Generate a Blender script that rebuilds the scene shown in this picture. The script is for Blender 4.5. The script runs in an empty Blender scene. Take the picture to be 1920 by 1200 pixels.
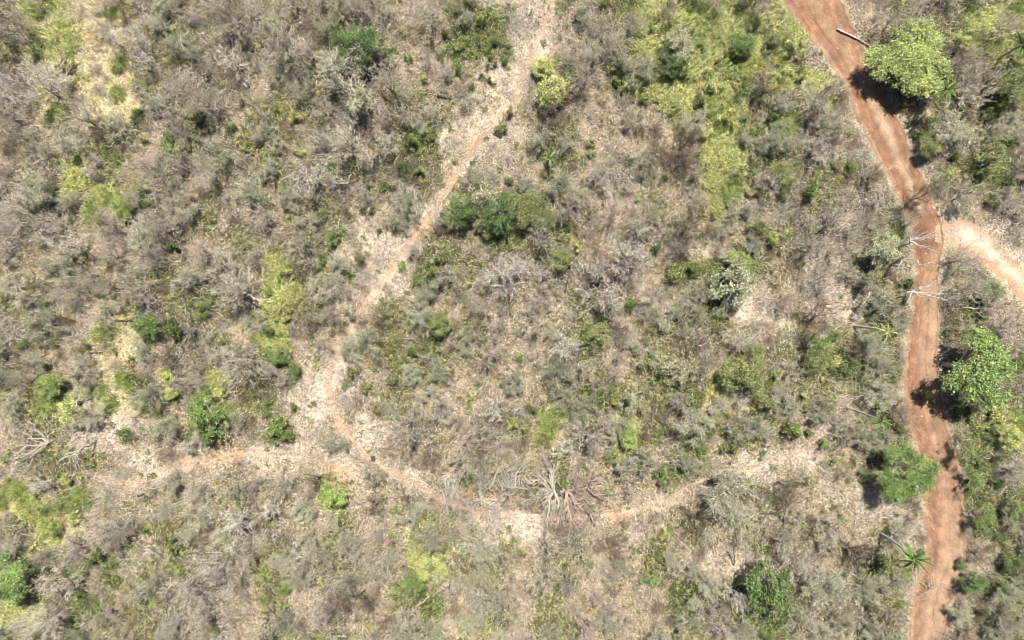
import bpy, math, random
import numpy as np
from mathutils import Vector

# ------------------------------------------------------------------ camera, sky, sun, exposure
S = 0.0718            # metres of ground per photograph pixel (1920 wide)
H = 92.0              # height of the drone
scene = bpy.context.scene
cd = bpy.data.cameras.new('drone_camera')
cam = bpy.data.objects.new('drone_camera', cd)
scene.collection.objects.link(cam)
cam.location = (0, 0, H)
cam.rotation_euler = (0, 0, 0)
cd.sensor_fit = 'HORIZONTAL'
cd.angle = 2 * math.atan(960 * S / H)
cd.clip_end = 6000
scene.camera = cam

SUN_EL, SUN_AZ = math.radians(66), math.radians(9)
w = bpy.data.worlds.new("World"); scene.world = w; w.use_nodes = True
nt = w.node_tree
sky = nt.nodes.new('ShaderNodeTexSky'); sky.sky_type = 'NISHITA'; sky.sun_disc = False
sky.sun_elevation = SUN_EL; sky.sun_rotation = SUN_AZ
nt.links.new(sky.outputs[0], nt.nodes['Background'].inputs[0])
nt.nodes['Background'].inputs[1].default_value = 0.05
ld = bpy.data.lights.new('sun', 'SUN'); ld.energy = 5.0; ld.angle = math.radians(0.5); ld.color = (1, .965, .91)
sun = bpy.data.objects.new('sun', ld); scene.collection.objects.link(sun)
sd = Vector((math.sin(SUN_AZ) * math.cos(SUN_EL), math.cos(SUN_AZ) * math.cos(SUN_EL), math.sin(SUN_EL)))
sun.rotation_euler = (-sd).to_track_quat('-Z', 'Y').to_euler()
sun.location = sd * 200
scene.view_settings.view_transform = 'Standard'; scene.view_settings.look = 'None'
scene.view_settings.exposure = 0.86; scene.view_settings.gamma = 1
scene.cycles.filter_width = .8; scene.cycles.max_bounces = 6; scene.cycles.diffuse_bounces = 1; scene.cycles.transmission_bounces = 4

C = scene.collection
RNG = np.random.RandomState(7)
random.seed(7)

# ------------------------------------------------------------------ helpers
def P2W(px, py, h=0.0):
    k = S * (H - h) / H
    return (px - 960) * k, (600 - py) * k
def W2P(x, y):
    return x / S + 960, 600 - y / S

_tab = np.random.RandomState(3).rand(256, 256)
def vnoise(x, y, seed=0):
    x = np.asarray(x, float) + seed * 37.7; y = np.asarray(y, float) + seed * 91.3
    xi = np.floor(x).astype(int); yi = np.floor(y).astype(int)
    fx = x - xi; fy = y - yi
    fx = fx * fx * (3 - 2 * fx); fy = fy * fy * (3 - 2 * fy)
    a = _tab[xi & 255, yi & 255]; b = _tab[(xi + 1) & 255, yi & 255]
    c = _tab[xi & 255, (yi + 1) & 255]; d = _tab[(xi + 1) & 255, (yi + 1) & 255]
    return (a * (1 - fx) + b * fx) * (1 - fy) + (c * (1 - fx) + d * fx) * fy
def fbm(x, y, seed=0, octv=3):
    s = 0; a = 1; t = 0
    for i in range(octv):
        s = s + a * vnoise(x * 2 ** i, y * 2 ** i, seed + i * 5); t += a; a *= .5
    return s / t
def height(x, y):
    x = np.asarray(x, float); y = np.asarray(y, float)
    f = 1 / (1 + (np.hypot(x, y) / 400) ** 2)
    return f * (.35 * np.sin(x / 7.3 + 1) * np.sin(y / 9.1) + .25 * np.sin(x / 15.7 - y / 11.3) - .2)
def hz(x, y): return float(height(x, y))

def mesh(name, V, F, mat=None, col=None, smooth=True):
    V = np.asarray(V, np.float32); F = np.asarray(F, np.int32)
    me = bpy.data.meshes.new(name)
    me.vertices.add(len(V)); me.vertices.foreach_set('co', V.ravel())
    k = F.shape[1]
    me.loops.add(F.size); me.loops.foreach_set('vertex_index', F.ravel())
    me.polygons.add(len(F)); me.polygons.foreach_set('loop_start', np.arange(0, F.size, k, dtype=np.int32))
    if smooth: me.polygons.foreach_set('use_smooth', np.ones(len(F), bool))
    me.update(calc_edges=True)
    if col is not None:
        a = me.color_attributes.new('tint', 'FLOAT_COLOR', 'POINT')
        c4 = np.ones((len(V), 4), np.float32); c4[:, :3] = col
        a.data.foreach_set('color', c4.ravel())
    if mat: me.materials.append(mat)
    return me
def link(name, data, parent=None, color=None, loc=None):
    o = bpy.data.objects.new(name, data); C.objects.link(o)
    if parent: o.parent = parent
    if color is not None: o.color = (*color, 1)
    if loc is not None: o.location = loc
    return o
def tag(o, label=None, cat=None, group=None, kind=None):
    if label: o['label'] = label
    if cat: o['category'] = cat
    if group: o['group'] = group
    if kind: o['kind'] = kind
    return o

def tubes(P0, P1, R0, R1, k=3):
    P0 = np.asarray(P0, float); P1 = np.asarray(P1, float); R0 = np.asarray(R0, float); R1 = np.asarray(R1, float)
    n = len(P0); d = P1 - P0; d /= np.linalg.norm(d, axis=1, keepdims=True) + 1e-9
    ref = np.where(np.abs(d[:, 2:3]) < .9, [[0, 0, 1.]], [[1., 0, 0]])
    u = np.cross(d, ref); u /= np.linalg.norm(u, axis=1, keepdims=True); v = np.cross(d, u)
    a = np.arange(k) * 2 * math.pi / k
    ring = u[:, None, :] * np.cos(a)[None, :, None] + v[:, None, :] * np.sin(a)[None, :, None]
    V = np.concatenate([P0[:, None] + ring * R0[:, None, None], P1[:, None] + ring * R1[:, None, None]], 1)
    i = np.arange(k); j = (i + 1) % k
    q = np.stack([i, j, j + k, i + k], 1)
    F = (q[None] + (np.arange(n) * 2 * k)[:, None, None]).reshape(-1, 4)
    return V.reshape(-1, 3), F
def seg_mesh(name, segs, mat, k=3, rng=RNG, lo=.75, hi=1.2):
    P0 = [s[0] for s in segs]; P1 = [s[1] for s in segs]
    V, F = tubes(P0, P1, [s[2] for s in segs], [s[3] for s in segs], k)
    t = np.repeat(rng.uniform(lo, hi, len(segs)), 2 * k)[:, None] * np.ones((1, 3))
    return mesh(name, V, F, mat, t)

def leaf_quads(Cn, size, rng, up=.6, aspect=.6):
    n = len(Cn)
    N = rng.normal(size=(n, 3)); N /= np.linalg.norm(N, axis=1, keepdims=True)
    N[:, 2] = np.abs(N[:, 2]) + up; N /= np.linalg.norm(N, axis=1, keepdims=True)
    t = np.cross(N, rng.normal(size=(n, 3))); t /= np.linalg.norm(t, axis=1, keepdims=True) + 1e-9
    b = np.cross(N, t)
    s = (np.asarray(size) * rng.uniform(.6, 1.3, n))[:, None]
    V = np.stack([Cn - t * s * .5, Cn + b * s * .5 * aspect, Cn + t * s * .5, Cn - b * s * .5 * aspect], 1)
    return V.reshape(-1, 3), np.arange(4 * n).reshape(-1, 4)

# ------------------------------------------------------------------ materials
def new_mat(name):
    m = bpy.data.materials.new(name); m.use_nodes = True
    t = m.node_tree; t.nodes.remove(t.nodes['Principled BSDF'])
    return m, t, t.nodes['Material Output']
def mult(t, a, b):
    n = t.nodes.new('ShaderNodeMix'); n.data_type = 'RGBA'; n.blend_type = 'MULTIPLY'
    n.inputs[0].default_value = 1
    t.links.new(a, n.inputs[6]); t.links.new(b, n.inputs[7])
    return n.outputs[2]
def attr(t, nm='tint'):
    a = t.nodes.new('ShaderNodeAttribute'); a.attribute_name = nm; return a.outputs['Color']
def noise_ramp(t, scale, lo, hi, p0=.3, p1=.7, detail=4, tex=None):
    n = t.nodes.new('ShaderNodeTexNoise'); n.inputs['Scale'].default_value = scale; n.inputs['Detail'].default_value = detail
    c = t.nodes.new('ShaderNodeTexCoord'); t.links.new(c.outputs['Object'], n.inputs['Vector'])
    r = t.nodes.new('ShaderNodeValToRGB')
    r.color_ramp.elements[0].position = p0; r.color_ramp.elements[0].color = (*lo, 1)
    r.color_ramp.elements[1].position = p1; r.color_ramp.elements[1].color = (*hi, 1)
    t.links.new(n.outputs['Fac'], r.inputs[0])
    return r.outputs[0]

def foliage_mat(name, trans=.3, use_obj=True):
    m, t, out = new_mat(name)
    col = attr(t)
    if use_obj:
        oi = t.nodes.new('ShaderNodeObjectInfo'); col = mult(t, col, oi.outputs['Color'])
    df = t.nodes.new('ShaderNodeBsdfDiffuse'); tr = t.nodes.new('ShaderNodeBsdfTranslucent'); gl = t.nodes.new('ShaderNodeBsdfGlossy')
    gl.inputs['Roughness'].default_value = .5
    mx = t.nodes.new('ShaderNodeMixShader'); mx.inputs[0].default_value = trans
    m2 = t.nodes.new('ShaderNodeMixShader'); m2.inputs[0].default_value = .03
    t.links.new(col, df.inputs[0]); t.links.new(col, tr.inputs[0])
    t.links.new(df.outputs[0], mx.inputs[1]); t.links.new(tr.outputs[0], mx.inputs[2])
    t.links.new(mx.outputs[0], m2.inputs[1]); t.links.new(gl.outputs[0], m2.inputs[2])
    t.links.new(m2.outputs[0], out.inputs[0])
    return m
def bark_mat(name):
    m, t, out = new_mat(name)
    oi = t.nodes.new('ShaderNodeObjectInfo')
    col = mult(t, attr(t), oi.outputs['Color'])
    col = mult(t, col, noise_ramp(t, 5, (.6, .58, .55), (1.15, 1.13, 1.1)))
    p = t.nodes.new('ShaderNodeBsdfPrincipled'); p.inputs['Roughness'].default_value = .9
    t.links.new(col, p.inputs['Base Color']); t.links.new(p.outputs[0], out.inputs[0])
    return m
M_leaf = foliage_mat('foliage', .14)
M_grass = foliage_mat('grass_blades', .1, False)
M_bark = bark_mat('bark')

def earth_mat(name, fine=1.0, litter=True):
    m, t, out = new_mat(name)
    col = attr(t)
    col = mult(t, col, noise_ramp(t, .55, (.78, .78, .78), (1.18, 1.17, 1.14), .35, .65, 6))
    col = mult(t, col, noise_ramp(t, 4.2, (1 - .38 * fine, 1 - .39 * fine, 1 - .4 * fine), (1 + .25 * fine, 1 + .24 * fine, 1 + .22 * fine), .3, .7, 6))
    if litter:
        col = mult(t, col, noise_ramp(t, 2.1, (.56, .54, .5), (1.06, 1.06, 1.06), .3, .56, 8))
    else:
        col = mult(t, col, noise_ramp(t, 14, (.85, .84, .82), (1.1, 1.1, 1.1), .3, .6, 4))
    p = t.nodes.new('ShaderNodeBsdfPrincipled'); p.inputs['Roughness'].default_value = .95
    p.inputs['Specular IOR Level'].default_value = .15
    t.links.new(col, p.inputs['Base Color'])
    n = t.nodes.new('ShaderNodeTexNoise'); n.inputs['Scale'].default_value = 6; n.inputs['Detail'].default_value = 6
    c = t.nodes.new('ShaderNodeTexCoord'); t.links.new(c.outputs['Object'], n.inputs['Vector'])
    b = t.nodes.new('ShaderNodeBump'); b.inputs['Strength'].default_value = .5 if litter else .22; b.inputs['Distance'].default_value = .12
    t.links.new(n.outputs['Fac'], b.inputs['Height']); t.links.new(b.outputs[0], p.inputs['Normal'])
    t.links.new(p.outputs[0], out.inputs[0])
    return m
M_ground = earth_mat('dry_ground'); M_road = earth_mat('laterite', .45, False); M_path = earth_mat('trodden_earth', litter=False)

# ------------------------------------------------------------------ cover map: what grows where (60-pixel tiles of the photograph)
GRID = """
olyygoggggdgbbGGpbgolGlGlbbbooGl
glyyoggbboggbbbppGbGllloglgboogo
gyydgogbooggoobbbdbbbyloogbbbGgo
bgbGbGdoobgboGppbobbbbyGogbbbgod
gglobgbgoggodopbbGbgbdlogogbbooG
ggglogobboobppGGoogboblbgoggbbbg
ggbbggbogoGppobGoGbggdboogbGbbpp
bbobgogbloGppGogggggbGGobpgobbgp
ogbogoGgloobobbbbbobpoGpbppobgGb
gobyGdoblgbboGobboGbodobobooboGg
dbbybgogGbpboobbbgobooboooGoobdG
olbyGglooppbobbbbgGooGyoGoboboGG
boppbbGbGbbpbgbgoyglobGobbbGobGl
boobppbbpbbbbbbbbobobGbpbbbdGbGg
yobbbbbgbblbbbggggbbbboobbbpGbGo
olbgbobggbobbobppgbbbobobobbbbGd
gobGbogbogogbloobobbobbpgboGbbbo
lgGboggbobgboGbobobbbGgGGggobbdG
""".split()
G = np.array([[ord(ch) for ch in row] for row in GRID])
LIME = [(1225,85,34),(1235,150,44),(1290,205,34),(1310,110,40),(1360,150,40),(1350,240,36),(1345,310,42),(1355,370,34),(1480,80,34),(1475,145,30),(1420,95,30),(1460,235,24),(516,500,26),(520,555,30),(516,605,24),(60,945,34),(110,975,28),(125,140,24),(1830,75,26),(1890,810,30)]
def cover(px, py, amp=46, seed=1):
    px = np.abs(np.mod(np.asarray(px, float), 3840) - 1920); px = 1920 - px; py = np.mod(np.asarray(py, float) - 60, 2160); py = 60 + np.where(py > 1080, 2160 - py, py)
    jx = (fbm(px / 55, py / 55, seed) - .5) * 2 * amp; jy = (fbm(px / 55, py / 55, seed + 20) - .5) * 2 * amp
    c = np.clip(((px + jx) // 60).astype(int), 0, 31); r = np.clip(((py + jy - 60) // 60).astype(int), 0, 17)
    out = G[r, c]; wob = (fbm(px / 26, py / 26, seed + 40) - .5) * 1.3
    for x, y, q in LIME: out = np.where(np.hypot(px - x, py - y) / q + wob < .95, ord('l'), out)
    for x, y, q in STRAW: out = np.where(np.hypot(px - x, py - y) / q + wob < .95, ord('y'), out)
    return out
STRAW = [(165,105,36),(190,150,42),(218,195,38),(165,195,26),(1040,775,26),(120,985,30),(25,930,24),(225,655,30),(1360,715,22)]
GROUND = dict(g=(.125, .105, .08), b=(.285, .23, .165), o=(.10, .09, .05), G=(.07, .07, .032), l=(.25, .255, .105),  # dense scrub tiles darkened: shade between crowns painted into the floor colour
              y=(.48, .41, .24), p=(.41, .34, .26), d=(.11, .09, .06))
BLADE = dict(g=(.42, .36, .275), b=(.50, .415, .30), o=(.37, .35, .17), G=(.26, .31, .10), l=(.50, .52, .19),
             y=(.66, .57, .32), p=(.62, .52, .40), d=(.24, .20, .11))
def lut(d):
    t = np.zeros((128, 3))
    for k, v in d.items(): t[ord(k)] = v
    return t
LG, LB = lut(GROUND), lut(BLADE)
PALE = [(680,430,42),(655,470,26),(955,976,30),(985,988,32),(1012,1002,22),(1395,588,28),(215,803,40),(1020,78,30),(892,225,40),(596,735,38),(1560,490,36),
        (1650,945,34),(1330,1060,36),(795,120,26),(1500,860,34),(1420,875,30),(930,150,34),(640,560,30),(1545,570,30),(770,880,26),
        (1590,420,20),(1470,600,26),(1230,570,24),(925,600,22),(1310,470,26),(1800,380,18),(300,640,20),(850,250,30),
        (560,790,26),(250,850,30),(1190,1010,22),(1560,925,28),(1395,1060,26),(1640,970,22),(590,820,34),(645,868,24),(555,848,22),(600,770,26)]
ORANGE = [(885,262,20),(852,322,22),(800,425,16),(785,440,12),(640,665,14),(632,795,16),(655,888,20),(400,857,26),(435,855,20),(345,868,16),
          (265,905,10),(1150,966,22),(1170,960,14),(1120,380,8),(620,880,14),(870,925,22),(915,935,18),(955,930,16),(1690,935,12),(735,510,14),(622,740,12)]
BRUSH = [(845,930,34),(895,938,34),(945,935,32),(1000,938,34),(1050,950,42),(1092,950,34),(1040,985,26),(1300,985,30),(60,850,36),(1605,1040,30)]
def blob(px, py, lst, seed=5):
    m = np.zeros(np.shape(px))
    wob = (fbm(px / 18, py / 18, seed) - .5) * 1.5
    for x, y, r in lst:
        d = np.hypot(px - x, py - y) / r
        m = np.maximum(m, np.clip(1.25 - d + wob, 0, 1))
    return m
# paths (photograph pixels)
PATH = [(1110,-300),(1055,-80),(1030,20),(1012,75),(985,122),(968,178),(932,225),(893,268),(862,312),(840,352),(815,388),(788,424),(766,452),(745,482),(722,518),(694,556),(662,600),(636,640),
        (620,682),(614,722),(620,760),(640,802),(665,836),(700,864),(742,888),(790,912),(832,938),(884,954),(950,965),(1010,971),(1060,972),(1110,969),(1155,966),(1202,954),
        (1242,944),(1285,916),(1338,892),(1400,881),(1452,862),(1500,850),(1552,812)]
SIDE = [(668,893),(620,868),(560,848),(500,850),(440,856),(382,862),(330,868),(292,886),(250,908),(180,892)]
ROADL = [(-700,1120),(0,1470),(60,1511),(90,1538),(120,1560),(150,1582),(180,1593),(210,1602),(240,1614),(270,1626),(300,1644),(330,1662),(360,1678),(390,1689),(420,1699),(450,1707),(480,1712),
         (510,1714),(540,1715),(570,1713),(600,1710),(630,1706),(660,1702),(690,1701),(720,1700),(750,1702),(780,1708),(810,1711),(840,1720),(870,1729),(900,1734),(930,1736),(960,1736),
         (990,1738),(1020,1738),(1050,1730),(1080,1720),(1110,1711),(1140,1705),(1200,1700),(1300,1690),(1900,1660)]
ROADR = [(-700,1230),(0,1590),(60,1612),(90,1623),(120,1634),(150,1650),(180,1668),(210,1681),(240,1692),(270,1704),(300,1713),(330,1728),(360,1741),(390,1748),(420,1767),(450,1771),(480,1767),
         (510,1763),(540,1764),(570,1764),(600,1763),(630,1762),(660,1762),(690,1764),(720,1768),(750,1774),(780,1780),(810,1786),(840,1795),(870,1800),(900,1804),(930,1807),(960,1810),
         (990,1812),(1020,1812),(1050,1809),(1080,1796),(1110,1788),(1140,1778),(1200,1770),(1300,1760),(1900,1740)]
SPUR = [(1752,436,16),(1775,437,24),(1800,438,28),(1830,452,26),(1860,474,24),(1890,501,24),(1920,526,25),(1960,560,25),(2010,602,24),(2200,760,24),(2400,900,24)]
def road_x(py):
    return np.interp(py, [a for a, b in ROADL], [b for a, b in ROADL]), np.interp(py, [a for a, b in ROADR], [b for a, b in ROADR])
def polydist(px, py, pts):
    px = np.asarray(px, float); py = np.asarray(py, float); m = np.full(px.shape, 1e9)
    for (x0, y0), (x1, y1) in zip(pts[:-1], pts[1:]):
        dx, dy = x1 - x0, y1 - y0
        t = np.clip(((px - x0) * dx + (py - y0) * dy) / (dx * dx + dy * dy), 0, 1)
        m = np.minimum(m, np.hypot(px - x0 - t * dx, py - y0 - t * dy))
    return m
def road_dist(px, py):      # negative inside the road or its spur
    l, r = road_x(py); d = np.maximum(l - px, px - r)
    sp = polydist(px, py, [(a, b) for a, b, c in SPUR]) - 27
    return np.minimum(d, sp)
def path_dist(px, py):
    return np.minimum(polydist(px, py, PATH), polydist(px, py, SIDE))

def ground_col(px, py, L):
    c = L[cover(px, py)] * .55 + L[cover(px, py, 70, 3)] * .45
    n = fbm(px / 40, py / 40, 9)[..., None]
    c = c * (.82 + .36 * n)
    v = .52 * np.clip(1 - path_dist(px, py) / 36, 0, 1) * np.clip(fbm(px / 30, py / 30, 12) * 2.4 - .6, 0, 1)
    v = np.maximum(v, np.clip(1 - np.maximum(road_dist(px, py), 0) / 16, 0, 1) * .42)
    p = np.maximum(blob(px, py, PALE) * .75, v * .75)[..., None]
    c = c * (1 - p) + np.array((.52, .43, .335)) * p
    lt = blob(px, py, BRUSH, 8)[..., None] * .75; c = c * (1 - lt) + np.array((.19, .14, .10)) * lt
    o = blob(px, py, ORANGE, 7)[..., None] * .8
    return c * (1 - o * .65) + np.array((.47, .29, .18)) * o * .65

# ------------------------------------------------------------------ setting: ground sheet, road, spur, footpaths
def axis(half, step):
    a = np.arange(-half, half + .01, step)
    o = half + np.cumsum(step * 1.06 ** np.arange(1, 101)); o = o[o < 2500]
    return np.concatenate([-o[::-1], a, o])
gx, gy = axis(78, .4), axis(52, .4)
X, Y = np.meshgrid(gx, gy)
px, py = W2P(X, Y)
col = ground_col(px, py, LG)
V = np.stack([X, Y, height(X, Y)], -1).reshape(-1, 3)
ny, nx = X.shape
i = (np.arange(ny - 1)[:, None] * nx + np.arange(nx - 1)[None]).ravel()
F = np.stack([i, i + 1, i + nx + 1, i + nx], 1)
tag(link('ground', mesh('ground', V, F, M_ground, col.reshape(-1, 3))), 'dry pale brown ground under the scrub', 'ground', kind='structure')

def strip(name, rows, mat, colfn, zfn, label, cat, sub=14, off=.025):
    """rows: list of (xl, yl, xr, yr) photograph pixels along the way."""
    rows = np.array(rows, float)
    u = np.linspace(0, 1, sub)
    P = rows[:, None, 0:2] * (1 - u)[None, :, None] + rows[:, None, 2:4] * u[None, :, None]
    x, y = (P[..., 0] - 960) * S, (600 - P[..., 1]) * S
    U = np.broadcast_to(u[None], x.shape)
    z = height(x, y) + off + zfn(U, x, y)
    c = colfn(U, P[..., 0], P[..., 1])
    n, k = x.shape
    i = (np.arange(n - 1)[:, None] * k + np.arange(k - 1)[None]).ravel()
    F = np.stack([i, i + k, i + k + 1, i + 1], 1)
    return tag(link(name, mesh(name, np.stack([x, y, z], -1).reshape(-1, 3), F, mat, c.reshape(-1, 3))), label, cat, kind='structure')
ys = np.arange(-680, 1880, 4.0)
l, r = road_x(ys)
wob = lambda a, sd: (fbm(a / 9, a * 0, sd) - .5) * 9 + (fbm(a / 40, a * 0, sd + 3) - .5) * 6
l = l + wob(ys, 30); r = r + wob(ys, 40)
def mixc(c, t, k): return c * (1 - k[..., None]) + np.array(t) * k[..., None]
def road_col(U, px, py):
    st = fbm(U * 9, py / 160, 50)
    c = np.ones(U.shape + (3,)) * np.array((.375, .20, .12))
    st2 = fbm(U * 26, py / 260 , 59); c = c * (.5 + .5 * st[..., None] + .5 * st2[..., None]) * (.9 + .3 * (fbm(px / 7, py / 12, 63)[..., None] > .62))
    top = np.clip((620 - py) / 300, 0, 1)
    pale = np.exp(-((U - (.52 + .08 * np.sin(py / 110))) / .13) ** 2) * (.35 + .65 * np.exp(-((py - 280) / 120) ** 2)) * (.6 + .8 * fbm(U * 3, py / 50, 51))
    c = mixc(c, (.60, .42, .28), np.clip(pale, 0, 1) * .85)
    pr = np.clip(np.exp(-((U - .78) / .15) ** 2) * np.exp(-((py - 590) / 130) ** 2) * 1.1, 0, 1)
    c = mixc(c, (.57, .36, .225), pr * .8)
    low = np.clip((py - 900) / 120, 0, 1) * np.exp(-((U - .72) / .3) ** 2)
    c = mixc(c, (.52, .34, .22), low * .7)
    red = np.exp(-((py - 445) / 55) ** 2) * np.clip(fbm(U * 4, py / 30, 52) * 2 - .3, 0, 1)
    c = mixc(c, (.25, .115, .07), red * .85)
    e = np.minimum(U, 1 - U)
    edge = np.clip(1 - e / .15, 0, 1) * (.3 + fbm(py / 20, U * 3, 53))
    c = mixc(c, (.55, .39, .26), np.clip(edge, 0, 1) * .7)
    line = np.exp(-((U - .34 - .05 * np.sin(py / 90)) / .045) ** 2) * np.clip(fbm(py / 45, U * 0, 61) * 2.4 - .5, 0, 1) * .7 + np.exp(-((U - .93) / .014) ** 2) + np.exp(-((U - .62) / .012) ** 2) * np.clip(fbm(py / 60, U * 0, 57) * 3 - 1.2, 0, 1)
    c = c * (1 - .30 * np.clip(line, 0, 1)[..., None])
    return c * np.array((.62, .65, .66))
def road_z(U, x, y):
    e = np.minimum(U, 1 - U)
    return .10 * np.exp(-((e - .06) / .025) ** 2) * (.4 + 1.2 * fbm(x, y, 60)) - .015 * np.exp(-((U - .38) / .05) ** 2) - .015 * np.exp(-((U - .66) / .05) ** 2) - .02 * (e < .005)
strip('dirt_road', np.stack([l, ys, r, ys], 1), M_road, road_col, road_z, 'red brown laterite dirt road with wheel ruts', 'road', 30)
def ribbon(pts, step=3.0):
    pts = np.array(pts, float); d = np.r_[0, np.cumsum(np.hypot(*np.diff(pts[:, :2], axis=0).T))]
    t = np.arange(0, d[-1], step)
    out = np.stack([np.interp(t, d, pts[:, k]) for k in range(pts.shape[1])], 1)
    for _ in range(4):
        out[1:-1] = out[1:-1] * .5 + (out[:-2] + out[2:]) * .25
    tg = np.gradient(out[:, :2], axis=0); tg /= np.linalg.norm(tg, axis=1, keepdims=True) + 1e-9
    return out, np.stack([-tg[:, 1], tg[:, 0]], 1), t
def way(name, pts, mat, wfn, colfn, label, cat, off, zfn=lambda U, x, y: -.03 * (np.minimum(U, 1 - U) < .01), seed=0, sub=10):
    o, n, t = ribbon(pts)
    a = wfn(o, t) * (.55 + .9 * fbm(t / 22, t * 0, 70 + seed)); b = wfn(o, t) * (.55 + .9 * fbm(t / 22, t * 0, 80 + seed))
    L_ = o[:, :2] - n * a[:, None]; R_ = o[:, :2] + n * b[:, None]
    return strip(name, np.concatenate([L_, R_], 1), mat, colfn, zfn, label, cat, sub, off)
def spur_col(U, px, py):
    c = np.ones(U.shape + (3,)) * np.array((.37, .255, .175))
    pale = np.exp(-((U - .47) / .22) ** 2) * np.clip((px - 1760) / 45, 0, 1) * (.65 + .5 * fbm(px / 20, py / 20, 54))
    c = mixc(c, (.50, .43, .335), np.clip(pale, 0, 1) * np.clip(1.1 - (px - 1850) / 160, .35, 1))
    return mixc(c, (.42, .22, .12), np.exp(-((U - .93) / .08) ** 2) * np.clip((px - 1800) / 40, 0, 1) * .5)
way('sandy_track', SPUR, M_path, lambda o, t: o[:, 2] * .95, spur_col, 'pale cream sandy track branching off the dirt road', 'track', .045, seed=1)
def path_col(U, px, py):
    c = np.ones(U.shape + (3,)) * np.array((.36, .275, .20)) * (.8 + .4 * fbm(px / 25, py / 25, 55)[..., None])
    o = np.maximum(blob(px, py, ORANGE, 7), .25 * fbm(px / 40, py / 40, 58))
    c = mixc(c, (.47, .29, .18), o * .7)
    return mixc(c, (.60, .51, .42), blob(px, py, [(978, 974, 46), (1015, 78, 26)], 5) * .35)
way('footpath', PATH, M_path, lambda o, t: 5.6 - 3.4 * (o[:, 0] > 1100) + 6 * np.exp(-((o[:, 1] - 60) / 50) ** 2) + 2.5 * fbm(t / 60, t * 0, 90), path_col, 'narrow pale footpath winding through the scrub', 'path', .02, seed=2, sub=7)
way('side_path', SIDE, M_path, lambda o, t: 2.6 + 3 * np.exp(-((o[:, 0] - 400) / 60) ** 2), path_col, 'faint side path with bare orange earth', 'path', .035, seed=3, sub=7)

# ------------------------------------------------------------------ tree skeletons
def rnd_dir(d, ang, rng):
    d = d / (np.linalg.norm(d) + 1e-9)
    a = rng.normal(size=3); a -= d * a.dot(d); a /= np.linalg.norm(a) + 1e-9
    return d * math.cos(ang) + a * math.sin(ang)
def grow(p, d, L, r, lvl, mx, rng, out, kids, wig=.25, up=0.0, flat=1.0, nseg=(4, 3, 2, 2, 2), taper=.35, rmin=.004):
    n = nseg[lvl]; step = L / n; p = np.array(p, float); d = np.array(d, float)
    for s in range(n):
        d = d + rng.normal(size=3) * wig + np.array([0, 0, up]); d[2] *= flat; d /= np.linalg.norm(d)
        q = p + d * step
        if q[2] < .05: q[2] = .05 + .02 * rng.rand()
        r0 = r * (1 - (1 - taper) * s / n); r1 = r * (1 - (1 - taper) * (s + 1) / n)
        out.setdefault(lvl, []).append((p, q, max(r0, rmin), max(r1, rmin)))
        if lvl < mx:
            k = kids[lvl] / n; k = int(k) + (rng.rand() < k - int(k))
            if s == 0 and lvl == 0: k = int(k * .4)
            for _ in range(k):
                t = rng.rand(); pp = p * (1 - t) + q * t
                grow(pp, rnd_dir(d, rng.uniform(.4, 1.0), rng), L * rng.uniform(.4, .68), r1 * rng.uniform(.45, .65), lvl + 1, mx, rng, out, kids, wig, up, flat, nseg, taper, rmin)
        p = q
def bare_skel(seed, nl, kids, mx=3, R=2.5, Ht=4.6, th=.085, wig=.22, rmin=.007, low=.25):
    rng = np.random.RandomState(seed); out = {}; trunk = []
    h0 = Ht * rng.uniform(.22, .36); p = np.zeros(3); lean = rng.normal(size=2) * .12
    q = np.array([lean[0] * h0, lean[1] * h0, h0 * .55]); trunk.append((p, q, th * 1.3, th)); top = q + np.array([lean[0] * h0, lean[1] * h0, h0 * .45])
    trunk.append((q, top, th, th * .85))
    a0 = rng.rand() * 6.28
    for k in range(nl):
        a = a0 + k * 6.283 / nl + rng.normal() * .3; el = rng.uniform(low, 1.15)
        d = np.array([math.cos(a) * math.cos(el), math.sin(a) * math.cos(el), math.sin(el)])
        st = q + (top - q) * rng.uniform(.3, 1)
        grow(st, d, R * rng.uniform(.75, 1.15), th * rng.uniform(.45, .7), 0, mx, rng, out, kids, wig, .06, 1, rmin=rmin)
    return trunk, out, rng
# bare trees: eight kinds of crown
BARE = []
for k in range(9):
    nl = [6, 8, 7, 5, 9, 6, 7, 8, 6][k]
    trunk, out, rng = bare_skel(100 + k, nl, [(7, 5, 5), (6, 5, 5), (8, 5, 4), (6, 5, 5), (6, 5, 5), (7, 5, 5), (8, 5, 4), (6, 5, 5), (5, 4, 5)][k], rmin=[.014, .012, .015, .015, .013, .011, .012, .014, .016][k],
                                wig=[.2, .15, .28, .3, .14, .22, .25, .18, .3][k], th=[.11, .09, .12, .13, .085, .11, .10, .10, .13][k])
    tm = seg_mesh('bare_trunk', trunk + out.get(0, []), M_bark, 6, rng)
    bm_ = seg_mesh('bare_twigs', out.get(1, []) + out.get(2, []) + out.get(3, []), M_bark, 3, rng, .3, 1.65)
    tips = np.array([s[1] for s in out.get(3, []) + out.get(2, [])])
    BARE.append((tm, bm_, tips))
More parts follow.
